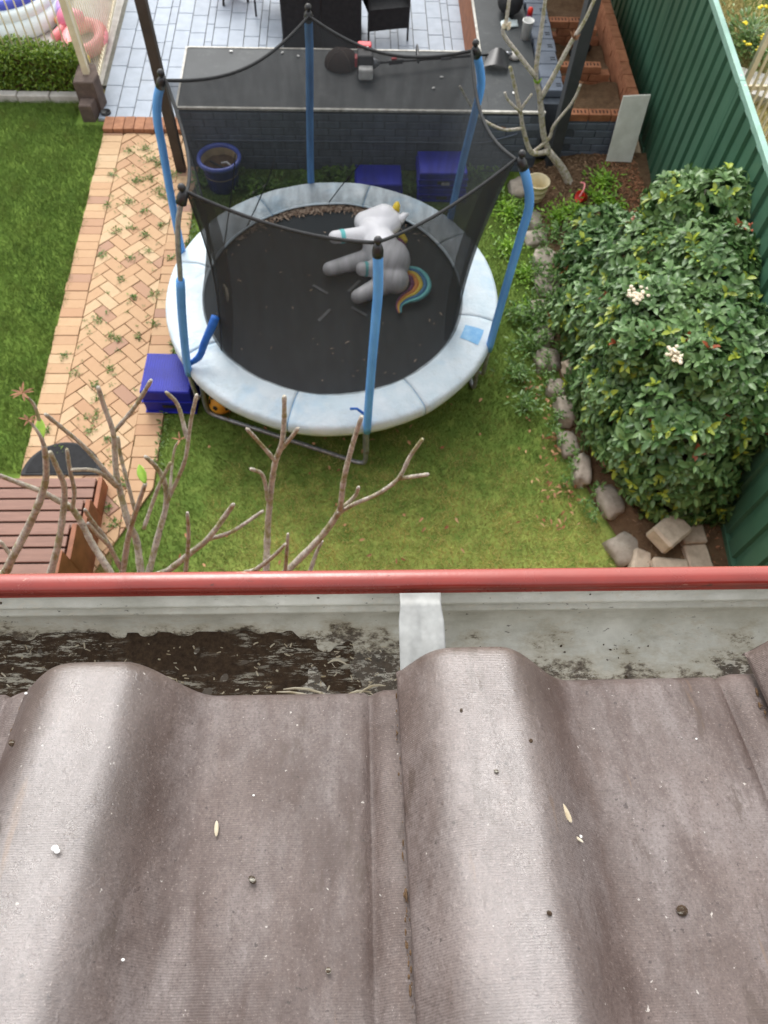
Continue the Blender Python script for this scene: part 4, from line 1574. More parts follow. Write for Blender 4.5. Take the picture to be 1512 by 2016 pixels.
kerbm = bevel_box_mesh('kerb_stone', (.37, .1, .12), .008, M['concrete'])
for k in range(6):
    o = bpy.data.objects.new('kerb_stone', kerbm)
    COL.objects.link(o)
    o.location = (-3.42 - k * .38, 8.66 + random.uniform(-.006, .006), .03)
    o.rotation_euler = (0, 0, random.uniform(-.02, .02))
    tag(o, 'grey concrete kerb stone under the hedge, ' + ('first', 'second', 'third', 'fourth', 'fifth', 'sixth')[k] + ' from the brown concrete pillar', 'kerb', 'kerb stones under the hedge')

pool = thing('inflatable_pool', (-4.95, 11.2, 0), 'white inflatable paddling pool with blue inner ring and water', 'pool')


def rrect(cx, cy, hx, hy, r_, z_, n=10):
    out = []
    for (sx, sy, a0) in ((1, 1, 0), (-1, 1, 90), (-1, -1, 180), (1, -1, 270)):
        for i in range(n):
            a_ = R(a0 + 90 * i / (n - 1))
            out.append((cx + sx * (hx - r_) + r_ * math.cos(a_), cy + sy * (hy - r_) + r_ * math.sin(a_), z_))
    return out


MB().tube(rrect(-5.2, 11.3, 1.36, 1.46, .62, .12), .12, 14, closed=True).build('lower_ring', M['pool_white'], pool, smooth=True)
MB().tube(rrect(-5.2, 11.3, 1.32, 1.42, .60, .26), .085, 12, closed=True).build('upper_ring', M['pool_white'], pool, smooth=True)
MB().tube(rrect(-5.2, 11.3, 1.25, 1.35, .56, .36), .075, 12, closed=True).build('inner_ring', M['pool_blue'], pool, smooth=True)
MB().add(rrect(-5.2, 11.3, 1.25, 1.35, .56, .31), [tuple(range(40))]).build('water', M['water'], pool)
tag(MB().box((-5.2, 10.9, .02), (4.3, 3.9, .012)).build('pool_surround', M['concrete']), kind='structure')

toy = thing('pink_pool_toy', (-3.6, 10.0, 0.05), 'pink and lilac inflatable toy lying by the paddling pool', 'inflatable toy')
b = MB()
capsule(b, (-3.62, 10.1, .16), .13, (-3.5, 10.05, .18), .12)
b.build('body', M['red_plastic'] if False else M['toy_pink'], toy, smooth=True)
for (p0, p1, r_, m_) in (((-3.7, 10.22, .2), (-3.72, 10.3, .22), .07, 'toy_lilac'), ((-3.68, 9.98, .1), (-3.76, 9.86, .08), .06, 'pink_plastic'), ((-3.55, 9.92, .1), (-3.58, 9.78, .07), .06, 'pink_plastic'), ((-3.76, 10.12, .12), (-3.78, 10.16, .12), .04, 'toy_orange')):
    b = MB()
    capsule(b, p0, r_, p1, r_ * .9)
    b.build('limb', M[m_], toy, smooth=True)
ring = thing('pink_swim_ring', (-3.34, 9.75, .05), 'pink swim ring lying flat behind the pool fence bars', 'swim ring')
MB().tube([(-3.36 + .2 * math.cos(a_ * math.pi / 14), 9.75 + .3 * math.sin(a_ * math.pi / 14), .12) for a_ in range(28)], .085, 10, closed=True).build('tube', M['pink_plastic'], ring, smooth=True)
MB().ball((-3.27, 9.3, .12), (.05, .07, .05), 8).build('valve_flap', M['toy_yellow'], ring, smooth=True)

# ------------------------------------------------------------------ furniture on the patio
cab = thing('storage_cabinet', (-.38, 9.95, 0), 'black two door cabinet standing on the patio behind the bench', 'cabinet')
MB().box((-.38, 10.02, .37), (1.0, .5, .72)).build('carcass', M['black_plastic'], cab, bevel=.006)
for s in (-1, 1):
    MB().box((-.38 + s * .245, 9.76, .36), (.475, .02, .66)).build('door', M['black_cloth'], cab, bevel=.003)
MB().box((-.38, 10.0, .745), (1.06, .58, .03)).build('top', M['black_plastic'], cab, bevel=.004)


def sling_chair(name, c, rz, label):
    ch = thing(name, c, label, 'chair')
    m3 = Matrix.Rotation(rz, 3, 'Z')
    W = lambda p: m3 @ Vector(p) + Vector(c)
    MB().box(W((0, 0, .42)), (.5, .48, .03), rz=rz).build('seat', M['black_cloth'], ch)
    MB().box(W((0, -.23, .30)), (.5, .012, .24), rz=rz).build('front_skirt', M['black_cloth'], ch)
    MB().box(W((0, .26, .68)), (.5, .03, .5), rz=rz).build('backrest', M['black_cloth'], ch)
    for sx in (-1, 1):
        MB().tube([W((sx * .26, .27, .0)), W((sx * .26, .26, .93))], .014, 8).build('leg', M['black_plastic'], ch)
        MB().tube([W((sx * .26, -.22, .0)), W((sx * .26, -.22, .62))], .014, 8).build('leg', M['black_plastic'], ch)
        MB().box(W((sx * .26, 0, .63)), (.04, .5, .025), rz=rz).build('armrest', M['black_plastic'], ch)
        MB().box(W((sx * .255, 0, .5)), (.012, .44, .26), rz=rz).build('side_panel', M['black_cloth'], ch)


sling_chair('folding_chair', (.42, 10.15, .015), R(12), 'black fabric chair standing right beside the storage cabinet doors')
sling_chair('folding_chair', (-1.0, 10.75, .015), R(90), 'black fabric chair between the cabinet and the pink swivel chair')

sw_ = thing('swivel_chair', (-1.62, 11.0, .015), 'pink swivel chair on black castors on the pale patio', 'chair')
MB().tube([(-1.62, 11.0, .1), (-1.62, 11.0, .42)], .025, 10).build('stem', M['black_plastic'], sw_, smooth=True)
MB().prism([(-1.62 + .27 * math.cos(a_ * math.pi / 10), 11.02 + .24 * math.sin(a_ * math.pi / 10)) for a_ in range(20)], .42, .49, .02).build('seat', M['pink_plastic'], sw_)
MB().box((-1.62, 11.28, .72), (.4, .05, .4)).build('backrest', M['pink_plastic'], sw_, bevel=.02)
for k in range(5):
    a_ = R(-110 + 72 * k)
    e_ = (-1.62 + .28 * math.cos(a_), 11.0 + .28 * math.sin(a_))
    MB().tube([(-1.62, 11.0, .12), (e_[0], e_[1], .09)], [.022, .016], 8).build('base_arm', M['black_plastic'], sw_, smooth=True)
    ca_ = MB().tube([(e_[0] - .012, e_[1], .05), (e_[0] + .012, e_[1], .05)], .034, 12)
    ca_.tube([(e_[0], e_[1], .05), (e_[0], e_[1], .1)], .012, 8)
    ca_.build('castor', M['black_plastic'], sw_, smooth=True)

# ------------------------------------------------------------------ things on the bench
wt = thing('line_trimmer', (.6, 8.25, BZ), 'petrol line trimmer with red and black engine lying on the bench', 'line trimmer')
sh0, sh1 = Vector((.24, 8.13, BZ + .10)), Vector((1.72, 8.42, BZ + .06))
MB().tube([sh0, sh1], .0125, 8).build('shaft', M['black_plastic'], wt, smooth=True)
MB().box((.14, 8.13, BZ + .12), (.17, .19, .21)).build('engine_housing', M['black_plastic'], wt, bevel=.02)
MB().box((.135, 8.245, BZ + .17), (.15, .10, .15)).build('top_cover', M['red_paint'], wt, bevel=.015)
MB().box((.045, 8.12, BZ + .13), (.035, .09, .1)).build('pull_start', M['red_paint'], wt, bevel=.008)
MB().box((.145, 7.985, BZ + .08), (.155, .10, .12)).build('fuel_tank', M['white_plastic'], wt, bevel=.02)
MB().tube([(.222, 8.125, BZ + .1), (.255, 8.13, BZ + .1), (.30, 8.14, BZ + .1)], [.06, .045, .02], 12).build('clutch_cover', M['grey_metal'], wt, smooth=True)
MB().box((.15, 8.175, BZ + .232), (.05, .04, .02)).build('filter_knob', M['white_plastic'], wt, bevel=.004)
hp = sh0.lerp(sh1, .32)
MB().tube([hp + Vector((0, -.16, .06)), hp + Vector((.0, -.14, .09)), hp + Vector((0, .12, .09)), hp + Vector((0, .14, .05)), hp], .013, 8).build('loop_handle', M['black_plastic'], wt, smooth=True)
gp = sh0.lerp(sh1, .16)
MB().box(gp, (.16, .04, .05), rz=R(11)).build('trigger_grip', M['black_plastic'], wt, bevel=.01)
MB().box(gp + Vector((-.02, .0, .03)), (.06, .03, .02), rz=R(11)).build('trigger', M['red_paint'], wt, bevel=.006)
cp = sh0.lerp(sh1, .5)
MB().tube([cp, cp + Vector((.12, .023, 0))], .024, 8).build('shaft_coupling', M['grey_metal'], wt, smooth=True)
MB().tube([sh1, sh1 + Vector((.07, .013, -.01))], .022, 8).build('gear_head', M['grey_metal'], wt, smooth=True)
MB().lathe([(.02, .05), (.06, .04), (.065, .0)], sh1 + Vector((.11, .02, -.055)), 16).build('line_spool', M['concrete'], wt, smooth=True)
gd = MB().grid(lambda u, v: (1.50 + .26 * u - .05 * v, 8.42 - .02 * u - .24 * v, BZ + .05 + .08 * math.sin(math.pi * u) * (1 - v * .6)), 8, 8)
gd.build('guard', M['black_plastic'], wt, smooth=True)

fc = thing('mesh_food_cover', (-.12, 8.3, BZ), 'brown mesh dome food cover beside the trimmer engine', 'food cover')
MB().lathe([(.19 * math.cos(R(a_)), .15 * math.sin(R(a_))) for a_ in range(0, 90, 9)] + [(.002, .15)], (-.12, 8.28, BZ), 28).build('mesh_dome', M['brown_mesh'], fc, smooth=True)
for q in (0, 90):
    MB().tube([(-.12 + .192 * math.cos(R(a_)) * math.cos(R(q + 35)), 8.28 + .192 * math.cos(R(a_)) * math.sin(R(q + 35)), BZ + .152 * math.sin(R(a_))) for a_ in range(0, 181, 12)], .004, 6).build('rib', M['pillar'], fc, smooth=True)

bk = MB().lathe([(.05, 0), (.062, .19), (.068, .192), (.068, .2), (.058, .2), (.055, .12), (.002, .11)], (2.0, 8.83, BZ), 24, caps=1)
tag(bk.build('white_bucket', M['white_plastic'], loc=(2.0, 8.83, BZ), smooth=True), 'small white plastic pail on the dark bench arm', 'bucket')
bag = MB().ball((1.86, 9.36, BZ + .13), (.15, .2, .13), 12)
tag(bag.build('black_bag', M['black_cloth'], loc=(1.86, 9.3, BZ), smooth=True), 'lumpy black bag sitting on the bench arm', 'bag')
rg = MB().grid(lambda u, v: (1.74 + .2 * u, 9.0 + .14 * v + .05 * u, BZ + .012 + .05 * abs(vnoise(u, v, 1, 3))), 10, 8)
o = tag(rg.build('pale_rag', M['pool_white'], loc=(1.82, 9.1, BZ), smooth=True), 'crumpled pale blue rag in front of the black bag', 'rag')
o.modifiers.new('thick', 'SOLIDIFY').thickness = .006
can = thing('spray_can', (2.07, 9.14, BZ), 'purple and red spray can beside the white pail', 'can')
MB().lathe([(.03, 0), (.032, .005), (.032, .1), (.03, .102)], (2.07, 9.14, BZ), 16).build('body', M['toy_purple'], can, smooth=True)
MB().lathe([(.031, .1), (.031, .15), (.022, .17), (.01, .175)], (2.07, 9.14, BZ), 16).build('cap', M['red_plastic'], can, smooth=True)
for k, (x_, y_) in enumerate(((-1.35, 8.47), (-.78, 8.46), (-.6, 8.40), (.98, 8.05), (.88, 7.85), (1.75, 7.78))):
    c = MB().ball((x_, y_, BZ + .008), (.022, .014, .008), 6, Matrix.Rotation(k, 3, 'Z'))
    tag(c.build('white_scrap', M['white_plastic'], loc=(x_, y_, BZ)), 'tiny white scrap on the dark bench top, ' + ('first', 'second', 'third', 'fifth', 'fourth', 'sixth')[k] + ' from the brown post', 'scrap', 'white scraps on the bench top')

# ------------------------------------------------------------------ crates, pots, ball
def crate(c, d, rz, label, sticker=None, group=None, up=False):
    t_ = thing('plastic_crate', c, label, 'crate', group)
    m3 = Matrix.Rotation(rz, 3, 'Z')
    W = lambda p: m3 @ Vector(p) + Vector(c)
    dx, dy, dz = d
    th = .012
    # upturned: lattice bottom faces the sky
    MB().box(W((0, 0, dz - th / 2)), (dx - .01, dy - .01, th), rz=rz).build('base', M['crate'], t_, bevel=.006)
    for k in range(-9, 10):
        MB().box(W((k * dx / 20, 0, dz + .002)), (.005, dy - .03, .005), rz=rz).build('lattice_bar', M['crate'], t_)
    for s in (-1, 1):
        MB().box(W((0, s * (dy / 2 - th / 2), dz / 2 - .003)), (dx, th, dz - .012), rz=rz).build('side', M['crate'], t_, bevel=.004)
        MB().box(W((s * (dx / 2 - th / 2), 0, dz / 2 - .003)), (th, dy - .026, dz - .012), rz=rz).build('side', M['crate'], t_, bevel=.004)
    for z_ in (.018, dz * .55):
        MB().box(W((0, 0, z_)), (dx + .024, dy + .024, .016), rz=rz).build('rim', M['crate'], t_, bevel=.004)
    MB().box(W((0, -dy / 2 - .004, dz * .34)), (.12, .006, .04), rz=rz).build('hand_hole', M['black_plastic'], t_)
    if sticker:
        MB().box(W((sticker, -dy / 2 - .014, dz * .30)), (.09, .004, .035), rz=rz).build('sticker', M['sticker'], t_)
    return t_


crate((-1.665, 4.27, .012), (.44, .44, .31), R(-2), 'blue plastic crate upturned on the path edge beside the trampoline')
crate((.28, 7.12, .0), (.5, .34, .20), R(0), 'blue plastic crate on the grass next to the stacked pair')
crate((.98, 7.12, .0), (.52, .38, .17), R(-1), 'lower blue plastic crate of the stacked pair by the wall', .16)
crate((.97, 7.13, .185), (.52, .38, .17), R(1), 'upper blue plastic crate of the stacked pair by the wall', .03)
ballo = thing('soccer_ball', (-1.22, 4.1, .11), 'yellow ball with black panels under the trampoline edge', 'ball')
MB().ball((-1.22, 4.1, .11), .11, 16).build('skin', M['ball'], ballo, smooth=True)
for (th_, ph) in ((70, 250), (40, 300), (60, 200), (35, 190), (80, 310), (15, 90), (60, 130), (60, 20)):
    n_ = Vector((math.sin(R(th_)) * math.cos(R(ph)), math.sin(R(th_)) * math.sin(R(ph)), math.cos(R(th_))))
    q_ = n_.to_track_quat('Z', 'Y').to_matrix()
    MB().lathe([(.026, -.004), (.026, .002), (.02, .0045)], Vector((-1.22, 4.1, .11)) + n_ * .1075, 5, q_).build('panel', M['ball_spot'], ballo)

pot = thing('blue_pot', (-1.44, 7.16, 0), 'large glazed blue garden pot with earth and offcuts inside', 'plant pot')
MB().lathe([(.15, 0), (.165, .02), (.2, .28), (.215, .34)], (-1.44, 7.16, 0), 32, caps=1).build('body', M['pot_blue'], pot, smooth=True)
MB().lathe([(.2, .325), (.232, .33), (.24, .355), (.232, .375), (.205, .378), (.195, .36), (.197, .33)], (-1.44, 7.16, 0), 32, caps=0).build('rim', M['pot_rim'], pot, smooth=True)
b = MB()
b.grid(lambda u, v: (-1.44 + (.19 + .007 * v) * math.cos(2 * math.pi * u), 7.16 + (.19 + .007 * v) * math.sin(2 * math.pi * u), .2 + .155 * v), 32, 3, wrap=True)
b.build('inner_wall', M['pot_clay'], pot, smooth=True)
for o in list(pot.children):
    pass
MB().grid(lambda u, v: (-1.44 + .192 * v * math.cos(2 * math.pi * u), 7.16 + .192 * v * math.sin(2 * math.pi * u), .255 + .02 * vnoise(math.cos(u * 6.28) * v * 3, math.sin(u * 6.28) * v * 3, 0)), 24, 6, wrap=True).build('earth', M['soil'], pot, smooth=True)
MB().tube([(-1.55, 7.2, .285), (-1.38, 7.06, .30)], .012, 6).build('offcut', M['black_plastic'], pot)
MB().tube([(-1.42, 7.15, .30), (-1.36, 7.13, .325), (-1.31, 7.09, .31)], .011, 6).build('offcut', M['white_plastic'], pot, smooth=True)
sk = MB().tube([(-1.14, 6.98, .04), (-.96, 7.14, .05)], .010, 6)
tag(sk.build('white_stick', M['concrete'], loc=(-1.05, 7.05, .04)), 'short white stick in the grass beside the blue pot', 'stick')

cpz = bed_z(1.99, 6.85)
cpot = thing('cream_pot', (1.99, 6.86, .12), 'empty cream plastic pot standing at the bed corner', 'plant pot')
MB().lathe([(.085, .0), (.092, .01), (.102, .06), (.106, .062), (.106, .075), (.104, .078), (.112, .13), (.117, .132), (.117, .145), (.114, .148), (.122, .2), (.13, .203), (.13, .222), (.118, .222), (.106, .09), (.09, .02)], (1.99, 6.86, .12), 28).build('body', M['pot_cream'], cpot, smooth=True)
MB().lathe([(.02, 0), (.032, .012), (.01, .03)], (2.0, 6.86, .14), 10).build('clod', M['soil'], cpot, smooth=True)

rt = thing('red_toy_bucket', (2.47, 6.78, .17), 'small red toy bucket with a pink handle tipped in the weeds', 'toy')
q_ = Matrix.Rotation(R(-60), 3, 'Y') @ Matrix.Rotation(R(20), 3, 'X')
MB().lathe([(.035, 0), (.04, .005), (.062, .09), (.066, .092), (.06, .093), (.036, .01)], (2.52, 6.77, .2), 18, q_, caps=3).build('body', M['red_plastic'], rt, smooth=True)
MB().tube(spline([(2.43, 6.70, .27), (2.47, 6.75, .32), (2.49, 6.83, .33), (2.46, 6.88, .31)], 5), .010, 6).build('handle', M['pink_plastic'], rt, smooth=True)

# ------------------------------------------------------------------ timber steps and mat
stp = thing('deck_steps', (-2.9, 2.6, 0), 'brown composite deck steps with timber stringers', 'steps')
SXR = -2.17
for i in range(7):
    z_ = .165 * (i + 1)
    yf = 3.275 - .305 * i
    MB().box((-3.4, yf - .15, z_ - .04), (2.40, .28, .02)).build('gap_shade', M['black_cloth'], stp)  # dark sheet under the boards, stands in for shade in the gaps
    for k in range(3):
        MB().box((-3.4, yf - .046 - k * .103, z_ - .012), (2.42, .087, .024)).build('tread_board', M['deck'], stp, bevel=.004)
    MB().box((-3.4, yf - .012, z_ - .1), (2.42, .018, .13)).build('riser', M['deck'], stp)
    zt, zb = z_ + .012, max(0.0, z_ - .34)
    MB().box((SXR + .022, yf - .155, (zt + 0.0) / 2), (.038, .30, zt)).build('stringer', M['deck_side'], stp, bevel=.003)
mb_ = MB().prism([(-2.55 + .34 * math.cos(R(a_)), 3.38 + .34 * math.sin(R(a_))) for a_ in range(0, 181, 9)], .03, .042, .006)
mato = tag(mb_.build('door_mat', M['rubber'], loc=(-2.55, 3.5, .03)), 'black half round rubber mat at the foot of the steps', 'mat')
mb2 = MB().prism([(-2.55 + .3 * math.cos(R(a_)), 3.40 + .3 * math.sin(R(a_))) for a_ in range(0, 181, 9)], .0425, .046, .002)
mb2.build('raised_centre', M['black_cloth'], mato)

# ------------------------------------------------------------------ rocks
def rock(name, c, d, rz, label, group=None, seed=0, mat='rock', sharp=True):
    bm = bmesh.new()
    bmesh.ops.create_icosphere(bm, subdivisions=3, radius=1)
    for v in bm.verts:
        p = v.co.normalized()
        m_ = max(abs(p.x), abs(p.y), abs(p.z))
        p = p.lerp(p / m_, .62 if sharp else .45)
        p += p * (.26 * mnoise.noise(p * 1.3 + Vector((seed, 0, 0))) + .12 * mnoise.noise(p * 3.4 + Vector((0, seed, 0))))
        v.co = p
    bmesh.ops.scale(bm, vec=(d[0] / 2, d[1] / 2, d[2] / 2), verts=bm.verts)
    bmesh.ops.rotate(bm, matrix=Matrix.Rotation(rz, 3, 'Z'), cent=(0, 0, 0), verts=bm.verts)
    bmesh.ops.translate(bm, vec=(0, 0, d[2] / 2 - .03), verts=bm.verts)
    me = bpy.data.meshes.new(name)
    bm.to_mesh(me)
    bm.free()
    me.polygons.foreach_set('use_smooth', [True] * len(me.polygons))
    me.materials.append(M[mat])
    o = bpy.data.objects.new(name, me)
    COL.objects.link(o)
    o.location = c
    return tag(o, label, 'rock', group)


EL = 'weathered grey brown rock edging the garden bed'
EG = 'rocks edging the garden bed'
for k, (x_, y_, dx, dy, dz, a_) in enumerate(((2.18, 3.05, .24, .34, .26, 14), (2.02, 3.38, .2, .3, .22, -8), (1.94, 3.68, .22, .32, .22, 6), (1.93, 4.02, .22, .34, .24, 10), (1.93, 4.32, .24, .26, .2, -12),
                                              (1.87, 4.66, .24, .32, .22, 8), (1.87, 4.98, .22, .3, .2, -6), (1.93, 5.32, .24, .34, .2, 12), (1.97, 5.68, .22, .34, .22, 4), (1.99, 6.02, .24, .32, .2, -10),
                                              (1.96, 6.33, .24, .28, .22, 6), (1.95, 6.62, .22, .26, .2, 0), (1.9, 7.12, .3, .3, .16, 5), (2.28, 2.62, .26, .3, .28, 20))):
    ORD = ('first', 'second', 'third', 'fourth', 'fifth', 'sixth', 'seventh', 'eighth', 'ninth', 'tenth', 'eleventh', 'twelfth', 'thirteenth', 'fourteenth')
    rock('edging_rock', (x_ + random.uniform(-.03, .03), y_, -.02), (dx * random.uniform(.75, 1.15), dy * random.uniform(.75, 1.1), dz * random.uniform(.5, .95)), R(a_), 'weathered rock edging the garden bed, ' + ORD[(k + 1) % 14] + ' from the stone block heap', EG, k * 3.7)
rock('pale_rock', (2.06, 4.40, .16), (.24, .2, .16), R(15), 'pale squared rock on top of the bed edging beside the shrub', None, 77, 'block', True)
blk = bevel_box_mesh('paving_block', (.30, .22, .16), .02, M['block'])
blk2 = bevel_box_mesh('slab_block', (.20, .28, .12), .012, M['block'])


def block(me, c, rot, label):
    o = bpy.data.objects.new('stone_block', me)
    COL.objects.link(o)
    o.location = c
    o.rotation_euler = rot
    return tag(o, label, 'block')


block(blk, (2.56, 2.66, .27), (.12, .1, R(38)), 'tan angular stone block tilted at the near corner of the bed')
block(blk2, (2.79, 2.73, .16), (0, 0, R(2)), 'tan concrete slab lying flat beside the fence end of the stone heap')
block(blk2, (2.80, 2.45, .13), (0.0, .04, R(4)), 'lower tan slab partly under the gutter line of the heap')
block(blk, (2.55, 2.36, .12), (0, 0.05, R(-4)), 'flat buff block in front of the tilted angular stone')
block(blk, (2.36, 2.42, .06), (.1, 0, R(70)), 'buff block half sunk in the grass at the heap edge')

# ------------------------------------------------------------------ frangipani trees
FRONT = {
    'A': [(-1.368, 1.201, 2.900), (-1.302, 1.209, 3.008), (-1.217, 1.277, 3.117), (-1.146, 1.311, 3.225), (-1.086, 1.349, 3.333), (-1.046, 1.362, 3.442), (-1.014, 1.362, 3.550)],
    'A1': [(-1.014, 1.362, 3.550), (-1.012, 1.370, 3.600), (-1.028, 1.388, 3.650)],
    'A3': [(-1.030, 1.365, 3.500), (-1.035, 1.459, 3.610), (-1.030, 1.440, 3.720)],
    'A2': [(-1.331, 1.237, 2.950), (-1.341, 1.260, 3.050)],
    'B': [(-1.238, 1.244, 2.800), (-1.175, 1.317, 2.930), (-1.125, 1.388, 3.060), (-1.082, 1.414, 3.190), (-1.061, 1.413, 3.320), (-1.037, 1.398, 3.450)],
    'C': [(-1.044, 1.292, 2.700), (-1.098, 1.373, 2.786), (-1.123, 1.426, 2.871), (-1.141, 1.451, 2.957), (-1.163, 1.438, 3.043), (-1.194, 1.430, 3.129), (-1.252, 1.422, 3.214), (-1.278, 1.401, 3.300)],
    'C2': [(-1.117, 1.427, 3.000), (-1.066, 1.427, 3.133), (-1.039, 1.439, 3.267), (-1.005, 1.442, 3.400)],
    'D': [(-0.960, 1.524, 3.000), (-0.978, 1.510, 3.117), (-0.977, 1.459, 3.233), (-0.996, 1.388, 3.350)],
    'E': [(-0.942, 1.335, 2.600), (-0.944, 1.428, 2.712), (-0.949, 1.449, 2.825), (-0.960, 1.524, 2.938), (-0.950, 1.551, 3.050), (-0.930, 1.590, 3.162), (-0.907, 1.605, 3.275), (-0.910, 1.635, 3.388), (-0.897, 1.635, 3.500)],
    'E2': [(-0.909, 1.622, 3.250), (-0.812, 1.636, 3.367), (-0.742, 1.621, 3.483), (-0.683, 1.586, 3.600)],
    'E3': [(-0.937, 1.501, 3.050), (-0.975, 1.521, 3.188), (-0.990, 1.511, 3.325), (-1.002, 1.483, 3.462), (-1.007, 1.447, 3.600)],
    'E4': [(-0.941, 1.528, 2.800), (-0.935, 1.562, 2.933), (-0.938, 1.624, 3.067), (-0.913, 1.628, 3.200)],
    'F': [(-0.983, 1.292, 2.700), (-0.915, 1.350, 2.900), (-0.834, 1.357, 3.100), (-0.749, 1.360, 3.300)],
    'G': [(-0.994, 1.299, 2.700), (-1.004, 1.337, 2.900), (-0.997, 1.322, 3.100), (-0.945, 1.256, 3.300)],
    'G2': [(-0.993, 1.316, 2.900), (-1.006, 1.314, 3.000), (-1.006, 1.307, 3.100)],
    'H': [(-0.903, 1.342, 2.600), (-0.850, 1.446, 2.720), (-0.799, 1.527, 2.840), (-0.783, 1.568, 2.960), (-0.789, 1.567, 3.080), (-0.797, 1.538, 3.200)],
    'H2': [(-0.795, 1.531, 2.850), (-0.715, 1.557, 3.012), (-0.651, 1.553, 3.175), (-0.605, 1.595, 3.338), (-0.552, 1.601, 3.500)],
    'H3': [(-0.640, 1.600, 3.230), (-0.654, 1.662, 3.350), (-0.659, 1.612, 3.500)],
    'H4': [(-0.772, 1.515, 2.900), (-0.735, 1.648, 3.050), (-0.675, 1.613, 3.200)],
    'H5': [(-0.891, 1.435, 2.800), (-0.837, 1.508, 2.900), (-0.788, 1.537, 3.000), (-0.728, 1.575, 3.100)],
    'J': [(-0.696, 1.244, 2.800), (-0.649, 1.284, 3.000), (-0.614, 1.295, 3.200)],
    'K': [(-0.791, 1.289, 2.700), (-0.679, 1.308, 2.825), (-0.583, 1.315, 2.950), (-0.489, 1.368, 3.075), (-0.449, 1.328, 3.200)],
    'K2': [(-0.593, 1.335, 2.900), (-0.522, 1.319, 2.967), (-0.460, 1.312, 3.033), (-0.352, 1.355, 3.100)],
    'L': [(-0.382, 1.289, 2.700), (-0.368, 1.406, 2.829), (-0.349, 1.463, 2.957), (-0.327, 1.499, 3.086), (-0.302, 1.503, 3.214), (-0.267, 1.494, 3.343), (-0.247, 1.506, 3.471), (-0.235, 1.518, 3.600)],
    'L2': [(-0.300, 1.487, 3.250), (-0.346, 1.488, 3.375), (-0.369, 1.456, 3.500)],
    'L3': [(-0.275, 1.500, 3.300), (-0.227, 1.467, 3.425), (-0.190, 1.423, 3.550)],
    'L4': [(-0.352, 1.456, 3.000), (-0.354, 1.485, 3.083), (-0.360, 1.481, 3.167), (-0.388, 1.450, 3.250)],
    'M': [(-0.285, 1.288, 2.700), (-0.146, 1.362, 2.850), (-0.071, 1.393, 3.000), (-0.056, 1.354, 3.150), (-0.040, 1.383, 3.300), (-0.009, 1.422, 3.450), (0.022, 1.434, 3.600)],
    'M2': [(-0.070, 1.367, 3.050), (-0.004, 1.359, 3.140), (0.083, 1.352, 3.230), (0.154, 1.363, 3.320), (0.192, 1.398, 3.410), (0.230, 1.412, 3.500)],
    'M3': [(0.157, 1.375, 3.300), (0.206, 1.338, 3.375), (0.248, 1.301, 3.450)],
    'M4': [(-0.066, 1.380, 3.050), (-0.004, 1.385, 3.150), (0.012, 1.369, 3.250)],
    'N': [(-0.193, 1.287, 2.700), (-0.169, 1.335, 2.750), (-0.140, 1.373, 2.800)],
    'O': [(-0.407, 1.245, 2.800), (-0.322, 1.234, 2.950), (-0.263, 1.212, 3.100)],
    'P': [(-0.290, 1.244, 2.800), (-0.255, 1.255, 3.100)],
}
fr = thing('frangipani_tree', (-.72, .85, 0), 'bare lichen covered frangipani tree growing up against the eave', 'tree')
crotch = Vector((-.72, .95, 1.5))
MB().tube(spline([(-.72, .85, 0), (-.70, .88, .7), crotch], 6), [.085 - .002 * i for i in range(13)], 12).build('trunk', M['bark'], fr, smooth=True)
THIN = ('A1', 'A3', 'H4')
MAINS = ('A', 'B', 'C', 'E', 'F', 'G', 'H', 'J', 'K', 'L', 'M', 'N', 'O', 'P')
for k_, pts in FRONT.items():
    pts = [Vector(p) for p in pts]
    if k_ in MAINS:
        b0 = pts[0]
        back = b0 + (b0 - pts[1]).normalized() * .22
        mid = crotch.lerp(back, .6) + Vector((0, -.03, -.04))
        pts = [crotch + (b0 - crotch) * .02, mid, back] + pts
        sp_ = spline(pts, 9)
        n_ = len(sp_)
        r0, r1 = (.0205, .0082)
        rr = [r0 + (r1 - r0) * (i / (n_ - 1)) ** .8 for i in range(n_)]
        if k_ in ('J', 'N', 'O', 'P', 'G'):
            rr = [q * .8 for q in rr]
        if k_ == 'A':
            rr = [q * 1.12 for q in rr]
    else:
        sp_ = spline(pts, 9)
        n_ = len(sp_)
        r0, r1 = (.0086, .0070)
        if k_ in THIN:
            r0, r1 = .007, .004
        rr = [r0 + (r1 - r0) * i / (n_ - 1) for i in range(n_)]
    rr = [q * (1 + .16 * vnoise(i * .5, len(k_) * 7 + ord(k_[0]), 0) + .13 * vnoise(i * 1.7, 3, ord(k_[0]))) for i, q in enumerate(rr)]
    rr[-1] *= .8
    MB().tube(sp_, rr, 10).build('branch', M['bark'], fr, smooth=True)


def leaf_obj(parent, base, tipp, wd, up, mat, name='leaf'):
    base, tipp = Vector(base), Vector(tipp)
    d = tipp - base
    s = d.cross(Vector(up)).normalized() * wd
    n_ = s.cross(d).normalized()
    b = MB()

    def fn(u, v):
        w_ = math.sin(math.pi * min(1, v * .96 + .04)) ** .8
        c_ = (u - .5) * 2
        return tuple(base + d * v + s * c_ * w_ + n_ * (abs(c_) * wd * .5 * w_ - .15 * d.length * v * v))
    b.grid(fn, 6, 8)
    o = b.build(name, mat, parent, smooth=True)
    o.modifiers.new('thick', 'SOLIDIFY').thickness = .0006


